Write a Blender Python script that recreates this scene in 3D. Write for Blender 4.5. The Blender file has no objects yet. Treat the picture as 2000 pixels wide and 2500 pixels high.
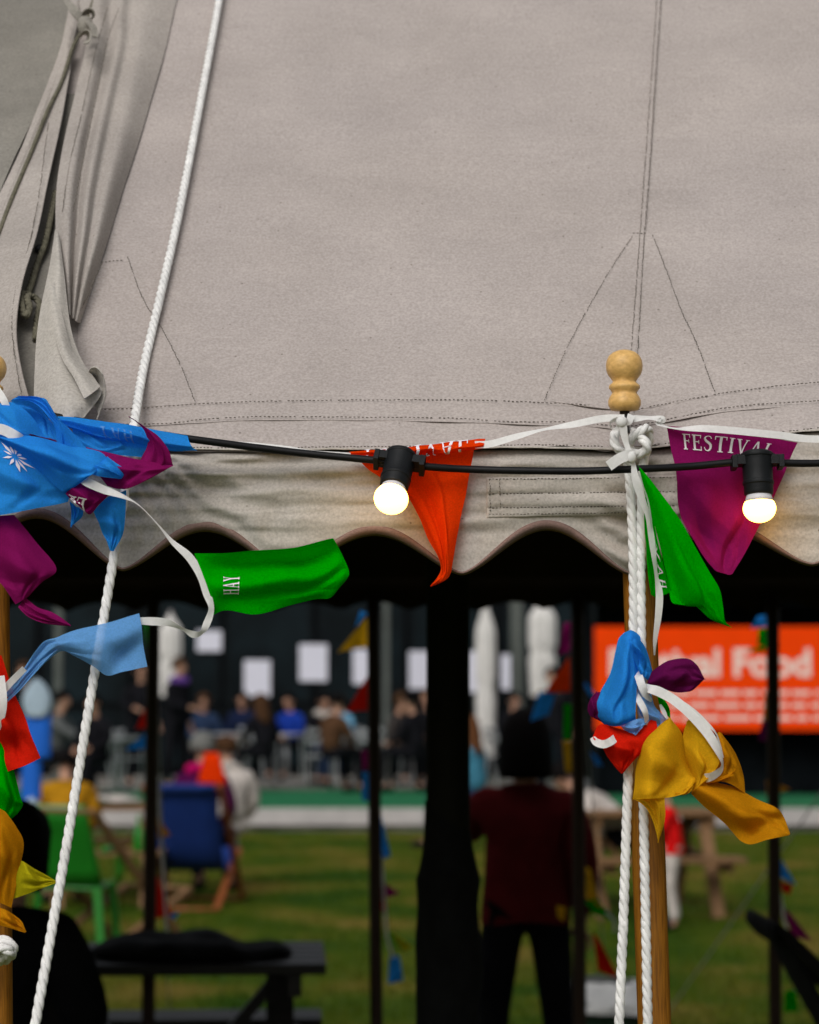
import bpy, math, random
from mathutils import Vector, Matrix, noise
random.seed(11)
R_ = math.radians
sc = bpy.context.scene
C = sc.collection

# ------------------------------------------------------------------ camera
CAMZ, PITCH, FPX, Y0 = 1.65, math.atan(430 / 5689), 5689.0, 3.2
cam = bpy.data.cameras.new('camera'); camo = bpy.data.objects.new('camera', cam); C.objects.link(camo)
camo.location = (0, 0, CAMZ); camo.rotation_euler = (R_(90) + PITCH, 0, 0)
cam.sensor_fit = 'HORIZONTAL'; cam.sensor_width = 24; cam.lens = 24 * FPX / 2000
cam.clip_start = 0.05; cam.clip_end = 600
cam.dof.use_dof = True; cam.dof.focus_distance = 3.2; cam.dof.aperture_fstop = 3.9
sc.camera = camo

# ------------------------------------------------------------------ sky, sun, exposure
SUN_EL, SUN_AZ = 42.0, 200.0
w = bpy.data.worlds.new('World'); sc.world = w; w.use_nodes = True
nt = w.node_tree; bg = nt.nodes['Background']
sky = nt.nodes.new('ShaderNodeTexSky'); sky.sky_type = 'NISHITA'; sky.sun_disc = False
sky.sun_elevation = R_(SUN_EL); sky.sun_rotation = R_(SUN_AZ); sky.air_density = 1.0; sky.dust_density = 4.0
hs = nt.nodes.new('ShaderNodeHueSaturation'); hs.inputs['Saturation'].default_value = 0.25
nt.links.new(sky.outputs[0], hs.inputs['Color']); nt.links.new(hs.outputs[0], bg.inputs['Color'])
bg.inputs['Strength'].default_value = 0.10
sl = bpy.data.lights.new('sun', 'SUN'); slo = bpy.data.objects.new('sun', sl); C.objects.link(slo)
sl.energy = 1.3; sl.angle = R_(35); sl.color = (1, .975, .95)
a, e = R_(SUN_AZ), R_(SUN_EL)
sdir = Vector((math.sin(a) * math.cos(e), math.cos(a) * math.cos(e), math.sin(e)))
slo.rotation_euler = (-sdir).to_track_quat('-Z', 'Y').to_euler(); slo.location = (0, -5, 12)
sc.view_settings.view_transform = 'Standard'; sc.view_settings.look = 'None'
sc.view_settings.exposure = 0.0; sc.view_settings.gamma = 1.0; sc.view_settings.use_curve_mapping = False
sc.cycles.max_bounces = 7; sc.cycles.diffuse_bounces = 4; sc.cycles.transparent_max_bounces = 8
sc.cycles.sample_clamp_indirect = 4.0
try:
    sc.cycles.use_denoising = True
except Exception:
    pass

# ------------------------------------------------------------------ picture point -> place
def ray(px, py):
    dx, dz = (px - 1000) / FPX, (1250 - py) / FPX
    c, s = math.cos(PITCH), math.sin(PITCH)
    return Vector((dx, c - dz * s, s + dz * c))
def at(px, py, Y):
    r = ray(px, py); k = Y / r.y
    return Vector((r.x * k, Y, CAMZ + r.z * k))
def V(px, py, d=0.0):
    return at(px, py, Y0 - d)
def X_(px, Y): return at(px, 1680, Y).x
def Z_(py, Y): return at(1000, py, Y).z

# ------------------------------------------------------------------ object helpers
def link(name, me, parent=None):
    o = bpy.data.objects.new(name, me); C.objects.link(o)
    if parent is not None: o.parent = parent
    return o
def tag(o, label=None, cat=None, group=None, kind=None):
    if label: o['label'] = label
    if cat: o['category'] = cat
    if group: o['group'] = group
    if kind: o['kind'] = kind
    return o
def thing(name, label, cat, loc=(0, 0, 0), rz=0.0, group=None):
    o = bpy.data.objects.new(name, None); C.objects.link(o)
    o.empty_display_size = .1; o.location = loc; o.rotation_euler = (0, 0, rz)
    return tag(o, label, cat, group)
def rebase(root):
    return root
def copy_tree(o, parent=None):
    c = o.copy(); C.objects.link(c); c.parent = parent
    for ch in list(o.children): copy_tree(ch, c)
    return c

class MB:
    def __init__(s): s.v = []; s.f = []; s.sm = []
    def add(s, vs, fs, smooth=True):
        n = len(s.v); s.v += [tuple(v) for v in vs]
        s.f += [tuple(i + n for i in f) for f in fs]; s.sm += [smooth] * len(fs)
        return s
    def box(s, c, size, rot=None):
        x, y, z = [q / 2 for q in size]
        vs = [Vector(p) for p in ((-x,-y,-z),(x,-y,-z),(x,y,-z),(-x,y,-z),(-x,-y,z),(x,-y,z),(x,y,z),(-x,y,z))]
        if rot is not None: vs = [rot @ v for v in vs]
        c = Vector(c)
        return s.add([v + c for v in vs], [(0,3,2,1),(4,5,6,7),(0,1,5,4),(1,2,6,5),(2,3,7,6),(3,0,4,7)], False)
    def bar(s, a, b, wx, wy, up=(0, 0, 1)):
        a, b = Vector(a), Vector(b); d = b - a; L = d.length; d.normalize()
        u = Vector(up)
        if abs(d.dot(u)) > .98: u = Vector((0, 1, 0))
        x = d.cross(u).normalized(); y = x.cross(d)
        rot = Matrix((x, y, d)).transposed()
        return s.box((a + b) / 2, (wx, wy, L), rot)
    def tube(s, pts, rad, n=8, cap=True):
        pts = [Vector(p) for p in pts]
        if not hasattr(rad, '__len__'): rad = [rad] * len(pts)
        t0 = (pts[1] - pts[0]).normalized()
        u = t0.orthogonal().normalized(); vs = []; fs = []
        for i, p in enumerate(pts):
            t = (pts[min(i + 1, len(pts) - 1)] - pts[max(i - 1, 0)])
            t = t.normalized() if t.length > 1e-9 else t0
            u = (u - t * u.dot(t)); u = u.normalized() if u.length > 1e-9 else t.orthogonal().normalized()
            b = t.cross(u)
            for k in range(n):
                q = 2 * math.pi * k / n
                vs.append(p + (u * math.cos(q) + b * math.sin(q)) * rad[i])
        m = len(pts)
        for i in range(m - 1):
            for k in range(n):
                fs.append((i * n + k, i * n + (k + 1) % n, (i + 1) * n + (k + 1) % n, (i + 1) * n + k))
        if cap:
            fs.append(tuple(range(n - 1, -1, -1))); fs.append(tuple((m - 1) * n + k for k in range(n)))
        return s.add(vs, fs)
    def lathe(s, prof, c=(0, 0, 0), n=24, rot=None, axis_cap=True):
        vs = []; fs = []; c = Vector(c)
        for r, z in prof:
            for k in range(n):
                q = 2 * math.pi * k / n; v = Vector((r * math.cos(q), r * math.sin(q), z))
                if rot is not None: v = rot @ v
                vs.append(v + c)
        for i in range(len(prof) - 1):
            for k in range(n):
                fs.append((i * n + k, i * n + (k + 1) % n, (i + 1) * n + (k + 1) % n, (i + 1) * n + k))
        fs.append(tuple(range(n - 1, -1, -1))); fs.append(tuple((len(prof) - 1) * n + k for k in range(n)))
        return s.add(vs, fs)
    def ball(s, c, r, n=12, m=8, rot=None):
        if not hasattr(r, '__len__'): r = (r, r, r)
        c = Vector(c); vs = []; fs = []
        for i in range(m + 1):
            th = math.pi * i / m
            for k in range(n):
                q = 2 * math.pi * k / n
                v = Vector((r[0] * math.sin(th) * math.cos(q), r[1] * math.sin(th) * math.sin(q), r[2] * math.cos(th)))
                if rot is not None: v = rot @ v
                vs.append(c + v)
        for i in range(m):
            for k in range(n):
                fs.append((i * n + k, (i + 1) * n + k, (i + 1) * n + (k + 1) % n, i * n + (k + 1) % n))
        return s.add(vs, fs)
    def grid(s, g, flip=False):
        nv, nu = len(g), len(g[0]); vs = [p for row in g for p in row]; fs = []
        for j in range(nv - 1):
            for i in range(nu - 1):
                q = (j * nu + i, j * nu + i + 1, (j + 1) * nu + i + 1, (j + 1) * nu + i)
                fs.append(q[::-1] if flip else q)
        return s.add(vs, fs)
    def build(s, name, mat, parent=None, local=True):
        me = bpy.data.meshes.new(name)
        vs = s.v
        me.from_pydata(vs, [], s.f); me.validate()
        if len(me.polygons) == len(s.sm): me.polygons.foreach_set('use_smooth', s.sm)
        if mat is not None: me.materials.append(mat)
        return link(name, me, parent)

def cr1(p0, p1, p2, p3, t):
    return .5 * ((2 * p1) + (p2 - p0) * t + (2 * p0 - 5 * p1 + 4 * p2 - p3) * t * t + (3 * p1 - p0 - 3 * p2 + p3) * t ** 3)
def crs(P, u):                       # u in 0..1
    n = len(P) - 1
    if n == 0: return P[0]
    x = max(0., min(.999999, u)) * n; i = int(x); t = x - i
    a_ = P[i - 1] if i > 0 else 2 * P[0] - P[1]
    b_ = P[i + 2] if i + 2 <= n else 2 * P[n] - P[n - 1]
    return cr1(a_, P[i], P[i + 1], b_, t)
def curve(P, n):
    P = [Vector(p) for p in P]
    return [crs(P, i / (n - 1)) for i in range(n)]
def resample(pts, step):
    out = [pts[0]]; acc = 0
    for a_, b_ in zip(pts, pts[1:]):
        L = (b_ - a_).length; 
        if L < 1e-9: continue
        t = step - acc
        while t <= L:
            out.append(a_ + (b_ - a_) * (t / L)); t += step
        acc = L - (t - step)
    return out
def lerp_table(T, x):
    if x <= T[0][0]: return T[0][1]
    for (x0, y0), (x1, y1) in zip(T, T[1:]):
        if x <= x1:
            t = (x - x0) / (x1 - x0); t = t * t * (3 - 2 * t) * .5 + t * .5
            return y0 + (y1 - y0) * t
    return T[-1][1]
def nz(x, y=0., z=0.): return noise.noise(Vector((x, y, z)))

# ------------------------------------------------------------------ materials
def mat(name, col, rough=.8, var=.12, vscale=30., bump=0., bscale=200., trans=0., alpha=0., spec=.25, metal=0., stretch=None, sheen=0., second=None, crumple=0.):
    m = bpy.data.materials.new(name); m.use_nodes = True
    t = m.node_tree; N = t.nodes; L = t.links
    p = N['Principled BSDF']; out = N['Material Output']
    p.inputs['Roughness'].default_value = rough; p.inputs['Metallic'].default_value = metal
    p.inputs['Specular IOR Level'].default_value = spec
    if sheen: p.inputs['Sheen Weight'].default_value = sheen
    tc = N.new('ShaderNodeTexCoord'); mp = N.new('ShaderNodeMapping')
    L.new(tc.outputs['Object'], mp.inputs['Vector'])
    if stretch: mp.inputs['Scale'].default_value = stretch
    n1 = N.new('ShaderNodeTexNoise'); n1.inputs['Scale'].default_value = vscale; n1.inputs['Detail'].default_value = 5
    L.new(mp.outputs[0], n1.inputs['Vector'])
    rp = N.new('ShaderNodeValToRGB')
    c1 = tuple(max(0, c * (1 - var)) for c in col); c2 = tuple(min(1, c * (1 + var)) for c in col)
    if second: c2 = second
    rp.color_ramp.elements[0].color = (*c1, 1); rp.color_ramp.elements[1].color = (*c2, 1)
    rp.color_ramp.elements[0].position = .3; rp.color_ramp.elements[1].position = .7
    L.new(n1.outputs[0], rp.inputs[0]); L.new(rp.outputs[0], p.inputs['Base Color'])
    if bump:
        n2 = N.new('ShaderNodeTexNoise'); n2.inputs['Scale'].default_value = bscale; n2.inputs['Detail'].default_value = 4
        L.new(mp.outputs[0], n2.inputs['Vector'])
        b = N.new('ShaderNodeBump'); b.inputs['Strength'].default_value = bump; b.inputs['Distance'].default_value = .002
        L.new(n2.outputs[0], b.inputs['Height']); L.new(b.outputs[0], p.inputs['Normal'])
    if crumple:
        vo = N.new('ShaderNodeTexNoise'); vo.noise_type = 'RIDGED_MULTIFRACTAL'; vo.inputs['Scale'].default_value = 13; vo.inputs['Detail'].default_value = 2.0
        ms = N.new('ShaderNodeMapping'); ms.inputs['Scale'].default_value = (1, 1, .55); ms.inputs['Rotation'].default_value = (0, .6, 0)
        L.new(tc.outputs['Object'], ms.inputs['Vector']); L.new(ms.outputs[0], vo.inputs['Vector'])
        b3 = N.new('ShaderNodeBump'); b3.inputs['Strength'].default_value = crumple; b3.inputs['Distance'].default_value = .014
        L.new(vo.outputs[0], b3.inputs['Height'])
        if bump: L.new(b.outputs[0], b3.inputs['Normal'])
        L.new(b3.outputs[0], p.inputs['Normal'])
    sh = p.outputs[0]
    if trans:
        tr = N.new('ShaderNodeBsdfTranslucent'); L.new(rp.outputs[0], tr.inputs['Color'])
        if crumple: L.new(b3.outputs[0], tr.inputs['Normal'])
        mx = N.new('ShaderNodeMixShader'); mx.inputs[0].default_value = trans
        L.new(sh, mx.inputs[1]); L.new(tr.outputs[0], mx.inputs[2]); sh = mx.outputs[0]
    if alpha:
        ta = N.new('ShaderNodeBsdfTransparent'); mx = N.new('ShaderNodeMixShader'); mx.inputs[0].default_value = alpha
        L.new(sh, mx.inputs[1]); L.new(ta.outputs[0], mx.inputs[2]); sh = mx.outputs[0]
    L.new(sh, out.inputs['Surface'])
    return m

def canvas_mat(name, col, dirt=.25, under=None):
    m = bpy.data.materials.new(name); m.use_nodes = True
    t = m.node_tree; N = t.nodes; L = t.links; p = N['Principled BSDF']
    p.inputs['Roughness'].default_value = .92; p.inputs['Specular IOR Level'].default_value = .12
    tc = N.new('ShaderNodeTexCoord')
    def noisen(scale, detail, st=(1, 1, 1), rough=.55):
        mp = N.new('ShaderNodeMapping'); mp.inputs['Scale'].default_value = st
        L.new(tc.outputs['Object'], mp.inputs['Vector'])
        n = N.new('ShaderNodeTexNoise'); n.inputs['Scale'].default_value = scale; n.inputs['Detail'].default_value = detail
        n.inputs['Roughness'].default_value = rough
        L.new(mp.outputs[0], n.inputs['Vector']); return n.outputs[0]
    def ramp(src, e0, e1, a_, b_):
        r = N.new('ShaderNodeValToRGB'); r.color_ramp.elements[0].position = e0; r.color_ramp.elements[1].position = e1
        r.color_ramp.elements[0].color = (*a_, 1); r.color_ramp.elements[1].color = (*b_, 1)
        L.new(src, r.inputs[0]); return r.outputs[0]
    def mul(a_, b_, f=1.):
        x = N.new('ShaderNodeMixRGB'); x.blend_type = 'MULTIPLY'; x.inputs[0].default_value = f
        L.new(a_, x.inputs[1]); L.new(b_, x.inputs[2]); return x.outputs[0]
    warm = tuple(c * k for c, k in zip(col, (1.0, .99, .975))); cool = tuple(c * k for c, k in zip(col, (.975, .97, .97)))
    c0 = ramp(noisen(2.2, 5), .35, .65, warm, cool)                               # large tone drift
    c0 = mul(c0, ramp(noisen(5, 6, (1, 1, 1.5)), .3, .7, (1 - dirt * .5,) * 3, (1.04,) * 3))      # soft staining
    c0 = mul(c0, ramp(noisen(260, 3), .3, .7, (.80, .80, .79), (1.13, 1.13, 1.13)))               # cloth fleck
    c0 = mul(c0, ramp(noisen(60, 3, (.12, 1, 2.2)), .3, .72, (.975, .975, .975), (1.02, 1.02, 1.02)))  # weft slubs
    v = N.new('ShaderNodeTexVoronoi'); v.inputs['Scale'].default_value = 34; v.inputs['Randomness'].default_value = 1
    L.new(tc.outputs['Object'], v.inputs['Vector'])
    c0 = mul(c0, ramp(v.outputs['Distance'], .035, .07, (.35, .32, .28), (1, 1, 1)), .75)       # mildew specks
    if under:
        g = N.new('ShaderNodeNewGeometry'); x = N.new('ShaderNodeMixRGB'); L.new(g.outputs['Backfacing'], x.inputs[0])
        L.new(c0, x.inputs[1]); x.inputs[2].default_value = (*under, 1); c0 = x.outputs[0]
    L.new(c0, p.inputs['Base Color'])
    b = N.new('ShaderNodeBump'); b.inputs['Strength'].default_value = .10; b.inputs['Distance'].default_value = .0010
    L.new(noisen(420, 2, (1, 1, 1.8)), b.inputs['Height'])
    b2 = N.new('ShaderNodeBump'); b2.inputs['Strength'].default_value = .10; b2.inputs['Distance'].default_value = .010
    L.new(noisen(9, 4), b2.inputs['Height']); L.new(b.outputs[0], b2.inputs['Normal']); L.new(b2.outputs[0], p.inputs['Normal'])
    return m

def wood_mat(name, c1, c2, axis=(14, 14, .8), rough=.5, spec=.35):
    m = mat(name, c1, rough, .2, 9., .25, 60., spec=spec, stretch=axis, second=c2)
    return m

M = {}
M['canvas'] = canvas_mat('canvas', (.425, .378, .357))
M['canvas_shaded'] = canvas_mat('canvas_shade_tone', (.25, .235, .208), .5)  # upper left canvas: the shade there is put into this darker colour
M['canvas_flap'] = canvas_mat('canvas_flap', (.41, .372, .343), .35)
M['canvas_light'] = canvas_mat('canvas_inner_face', (.48, .45, .41), .3)
M['canvas_tie'] = canvas_mat('canvas_tie', (.33, .31, .275), .5)
M['valance'] = canvas_mat('canvas_valance', (.475, .44, .40), .25)
M['inside_shade'] = mat('interior_shade_tone', (.032, .019, .007), .95, .3, 3.)  # near-black brown standing in for the shade inside the tent
M['binding'] = mat('binding_tape', (.21, .135, .115), .8, .15, 300., .4, 700., stretch=(1, 1, 1))
M['thread'] = mat('thread', (.13, .115, .095), .9, .3, 300.)
M['rope'] = mat('rope_white', (.74, .73, .71), .8, .14, 45., .35, 900.)
M['rope_grey'] = mat('rope_weathered', (.13, .12, .085), .9, .3, 120., .4, 700.)
M['rope_far'] = mat('rope_thin_grey', (.30, .30, .29), .8, .1, 100.)
M['tape'] = mat('ribbon_white', (.80, .79, .77), .8, .05, 200., .2, 900., trans=.2)
M['print'] = mat('white_print', (.80, .74, .78), .7, .05, 300.)
def fab(n, c, tr=.40, al=0.): M[n] = mat(n, c, 1.0, .10, 420., .4, 1300., trans=tr, alpha=al, spec=.0, crumple=.6)
fab('flag_green', (.0, .42, .0)); fab('flag_blue', (.030, .32, .90)); fab('flag_sky', (.17, .44, .88), .35, .14)
fab('flag_purple', (.29, .010, .125)); fab('flag_orange', (.90, .055, .003)); fab('flag_red', (.78, .018, .006))
fab('flag_yellow', (.80, .43, .012)); fab('flag_amber', (.66, .27, .006)); fab('flag_lime', (.52, .46, .01))
fab('flag_plum', (.15, .008, .085))
M['wood_light'] = wood_mat('turned_beech', (.70, .40, .12), (.78, .48, .165), (14, 14, 22), .38)
M['wood_pole'] = wood_mat('varnished_pole', (.20, .068, .004), (.42, .165, .012), (60, 60, 1.2), .45)
M['wood_dark'] = wood_mat('dark_pole', (.030, .014, .006), (.055, .025, .010), (50, 50, 1.2), .6)
M['black_pole'] = mat('black_pole', (.006, .005, .004), .8, .3, 20.)
M['black_cloth'] = mat('black_cloth', (.006, .006, .007), .95, .4, 25., .4, 300.)
M['rubber'] = mat('black_rubber', (.005, .005, .006), .5, .2, 60., .15, 500., spec=.2)
M['rubber_soft'] = mat('black_plastic', (.005, .006, .007), .5, .2, 60., .3, 700., spec=.22)
M['steel'] = mat('dark_steel', (.08, .08, .08), .4, .1, 40., metal=.8)
M['silver'] = mat('aluminium', (.46, .47, .48), .4, .1, 40., metal=.75)
M['paper'] = mat('white_paper', (.62, .62, .70), .7, .03, 10.)
M['parasol'] = mat('parasol_cloth', (.62, .60, .57), .85, .1, 8., .3, 60.)
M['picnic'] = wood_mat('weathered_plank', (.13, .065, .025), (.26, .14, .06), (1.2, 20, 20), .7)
M['picnic_shaded'] = wood_mat('shaded_plank', (.008, .007, .006), (.020, .017, .015), (1.2, 20, 20), .5, .3)  # shade under the tent is put into this plank colour
M['deckwood'] = wood_mat('deckchair_wood', (.22, .055, .015), (.34, .10, .03), (20, 20, 3), .5)
M['sling'] = mat('blue_sling', (.006, .028, .16), .8, .1, 12.)
M['green_plastic'] = mat('green_plastic', (.01, .19, .012), .4, .08, 6., spec=.5)
M['carpet'] = mat('green_carpet', (.008, .135, .05), .95, .15, 14.)
M['white_paint'] = mat('white_paint', (.42, .39, .38), .6, .1, 5.)
M['paving'] = mat('paving', (.20, .185, .165), .95, .7, 2.2, spec=.05)
M['wall_dark'] = mat('dark_cladding', (.004, .005, .006), .9, .5, 2., spec=.01)
M['frame_dark'] = mat('window_frame', (.007, .009, .010), .8, .2, 6., spec=.04)
M['pillar'] = mat('grey_pillar', (.085, .095, .085), .7, .15, 4.)
M['sign'] = mat('orange_sign', (.82, .052, .002), .8, .05, 3., spec=.03)
M['sign_print'] = mat('sign_lettering', (.80, .62, .55), .8, .03, 5., spec=.05)
M['skin'] = mat('skin', (.44, .24, .16), .6, .1, 20.)
M['eye'] = mat('eye', (.02, .015, .01), .3, .1, 20.); M['lip'] = mat('lip', (.25, .07, .06), .6, .1, 20.)
def clo(n, c): M[n] = mat(n, c, .95, .25, 9., .3, 120., spec=.04)
for n, c in dict(c_black=(.008, .008, .010), c_navy=(.010, .016, .045), c_grey=(.09, .095, .095), c_yellow=(.36, .17, .008), c_purplecoat=(.060, .004, .045),
                 c_pink=(.42, .004, .10), c_white=(.50, .45, .41), c_blue=(.010, .035, .26), c_sky=(.14, .34, .50), c_teal=(.05, .19, .28), c_maroon=(.11, .010, .012),
                 c_check=(.040, .034, .032), c_red=(.62, .008, .008), c_denim=(.02, .035, .075), c_lilac=(.14, .06, .30), c_brown=(.07, .035, .018)).items(): clo(n, c)
for n, c in dict(h_dark=(.004, .003, .003), h_grey=(.15, .15, .14), h_brown=(.055, .026, .012), h_auburn=(.10, .04, .016), h_curly=(.06, .030, .014)).items():
    M[n] = mat(n, c, .8, .35, 60., .6, 200., spec=.06)
M['glass_dark'] = mat('dark_glass', (.004, .008, .010), .35, .8, 1.0, .9, 3., spec=.09)
M['bag'] = mat('white_bag', (.55, .55, .54), .4, .15, 12., .5, 40., trans=.2)
M['bin'] = mat('dark_green_bin', (.012, .03, .018), .5, .2, 8.)
M['feather'] = mat('blue_banner', (.01, .12, .55), .7, .1, 6.)
M['feather_pale'] = mat('pale_banner', (.36, .46, .54), .7, .1, 6.)
# the lamp: warm white glowing globe
bm_ = bpy.data.materials.new('lit_globe'); bm_.use_nodes = True
_n = bm_.node_tree.nodes; _p = _n['Principled BSDF']; _p.inputs['Base Color'].default_value = (.8, .75, .6, 1)
_p.inputs['Emission Color'].default_value = (1, .52, .085, 1); _p.inputs['Emission Strength'].default_value = 10.0
M['globe'] = bm_
M['collar'] = mat('lamp_collar', (.62, .60, .62), .4, .04, 40.)

# ------------------------------------------------------------------ setting: ground
def grass_mat():
    m = bpy.data.materials.new('grass'); m.use_nodes = True
    t = m.node_tree; N = t.nodes; L = t.links; p = N['Principled BSDF']; p.inputs['Roughness'].default_value = .95
    p.inputs['Specular IOR Level'].default_value = .1
    tc = N.new('ShaderNodeTexCoord')
    def nse(s, d):
        n = N.new('ShaderNodeTexNoise'); n.inputs['Scale'].default_value = s; n.inputs['Detail'].default_value = d
        L.new(tc.outputs['Object'], n.inputs['Vector']); return n.outputs[0]
    r = N.new('ShaderNodeValToRGB'); E = r.color_ramp.elements
    E[0].position = .36; E[0].color = (.030, .078, .003, 1); E[1].position = .66; E[1].color = (.21, .155, .032, 1)
    k = E.new(.48); k.color = (.072, .110, .005, 1); k = E.new(.56); k.color = (.115, .122, .011, 1)
    L.new(nse(.95, 5), r.inputs[0])
    r2 = N.new('ShaderNodeValToRGB'); r2.color_ramp.elements[0].color = (.6, .65, .55, 1); r2.color_ramp.elements[1].color = (1.25, 1.25, 1.2, 1)
    r2.color_ramp.elements[0].position = .3; r2.color_ramp.elements[1].position = .7
    L.new(nse(22, 5), r2.inputs[0])
    x = N.new('ShaderNodeMixRGB'); x.blend_type = 'MULTIPLY'; x.inputs[0].default_value = 1
    L.new(r.outputs[0], x.inputs[1]); L.new(r2.outputs[0], x.inputs[2]); L.new(x.outputs[0], p.inputs['Base Color'])
    b = N.new('ShaderNodeBump'); b.inputs['Strength'].default_value = 1; b.inputs['Distance'].default_value = .03
    L.new(nse(60, 4), b.inputs['Height']); L.new(b.outputs[0], p.inputs['Normal'])
    return m
M['grass'] = grass_mat()
b = MB(); b.grid([[(-300 + i * 100, -200 + j * 100, 0) for i in range(7)] for j in range(7)])
tag(b.build('ground', M['grass']), kind='structure')
b = MB(); rng = random.Random(5)
for i in range(70000):
    y = 9.5 + 17.3 * rng.random(); x = (rng.random() * 2 - 1) * (1.0 + y * .19)
    h = .02 + .045 * rng.random() * (1 + .6 * nz(x * .7, y * .7)); q = rng.random() * 6.28; lx, ly = .03 * (rng.random() - .5), .03 * (rng.random() - .5)
    dx, dy = .005 * math.cos(q), .005 * math.sin(q)
    n = len(b.v); b.v += [(x - dx, y - dy, 0), (x + dx, y + dy, 0), (x + lx, y + ly, h)]; b.f.append((n, n + 1, n + 2)); b.sm.append(False)
tag(b.build('grass_blades', M['grass']), 'short worn green and straw coloured grass of the lawn beyond the tent', 'grass', kind='stuff')

# terrace: low platform with white fascia and green carpet
DZ, DY = .27, 27.0
b = MB(); b.box((0, DY + 8, DZ / 2 - .02), (60, 16 - .3, DZ - .04)); tag(b.build('terrace', M['paving']), kind='structure')
tr_ = bpy.data.objects['terrace']
b = MB(); b.box((0, DY + .1, DZ - .10), (60, .05, .19)); b.build('fascia', M['white_paint'], tr_)
b = MB(); b.box((0, DY + 2.6, DZ - .012), (60, 4.95, .02)); b.build('carpet', M['carpet'], tr_)

# ------------------------------------------------------------------ tent
tent = thing('canvas_tent', 'large beige canvas tent with stitched roof and scalloped valance along its eave', 'tent', (0, 5.65, 0))
tent.location = (0, 0, 0)
HEM = [(-2000, 1090), (-300, 1088), (0, 1088), (400, 1097), (600, 1101), (900, 1099), (1300, 1095), (1500, 1100), (1560, 1097), (1750, 1080), (2000, 1053), (2300, 1042), (4000, 1060)]
YR, YB = 5.65, 8.1
def hem_z(x):
    px = 1000 + x / Y0 * FPX / 1.0
    return Z_(lerp_table(HEM, px), Y0)
ZE = Z_(1098, Y0)
def roof_z(x, y):
    s = y - Y0
    k = math.exp(-s / .55)
    z = ZE + (hem_z(x) - ZE) * k + s * 1.0
    z -= .035 * math.sin(math.pi * min(1, max(0, s / 2.45)))                       # sag
    z += .007 * nz(x * 1.7, y * 2.0, 3.1) + .0035 * nz(x * 5, y * 4, 7.7)           # slack cloth
    dx = x - .30; z += .004 * math.exp(-((s) / .25) ** 2) * math.sin(dx * 55) * math.exp(-abs(dx) * 4)
    return z
def Rf(px, py, d=0.0):
    r = ray(px, py); lo, hi = 2.6, 6.5
    f = lambda Y: (CAMZ + r.z / r.y * Y) - roof_z(r.x / r.y * Y, Y)
    for _ in range(40):
        m_ = (lo + hi) / 2
        if f(m_) > 0: lo = m_
        else: hi = m_
    Y = (lo + hi) / 2
    Y -= d / .56                                                                   # lift towards the outside of the roof
    return Vector((r.x / r.y * Y, Y, CAMZ + r.z / r.y * Y))

xs = [-5.5 + i * .25 for i in range(19)] + [-.95 + i * .02 for i in range(108)] + [1.25 + i * .25 for i in range(18)]
ys = [Y0 + i * .02 for i in range(50)] + [Y0 + 1.0 + i * (YR - Y0 - 1.0) / 10 for i in range(11)]
b = MB(); b.grid([[(x, y, roof_z(x, y)) for x in xs] for y in ys])
b.build('roof_canvas', M['canvas'], tent)
ZB = ZE + .05
def back_z(x, y): return ZB + (YB - y) * (roof_z(x, YR) - ZB) / (YB - YR)
xc = [-5.5 + i * .25 for i in range(45)]
b = MB(); b.grid([[(x, y, back_z(x, y) + .02) for x in xc] for y in [YR + i * (YB - YR) / 8 for i in range(9)]])
b.build('rear_roof_canvas', M['canvas'], tent)
# dark sheet under both slopes, interior shade put into its colour
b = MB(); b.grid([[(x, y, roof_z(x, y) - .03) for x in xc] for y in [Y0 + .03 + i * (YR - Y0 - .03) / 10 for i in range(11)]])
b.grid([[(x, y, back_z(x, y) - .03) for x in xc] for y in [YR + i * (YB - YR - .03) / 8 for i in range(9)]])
b.build('roof_shade_sheet', M['inside_shade'], tent)
# unseen end walls, added to keep light out of the tent
for sx in (-5.5, 5.5):
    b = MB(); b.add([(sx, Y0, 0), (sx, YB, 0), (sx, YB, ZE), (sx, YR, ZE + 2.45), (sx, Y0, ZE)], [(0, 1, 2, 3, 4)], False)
    o = b.build('added_end_wall', M['inside_shade'], tent)

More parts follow.
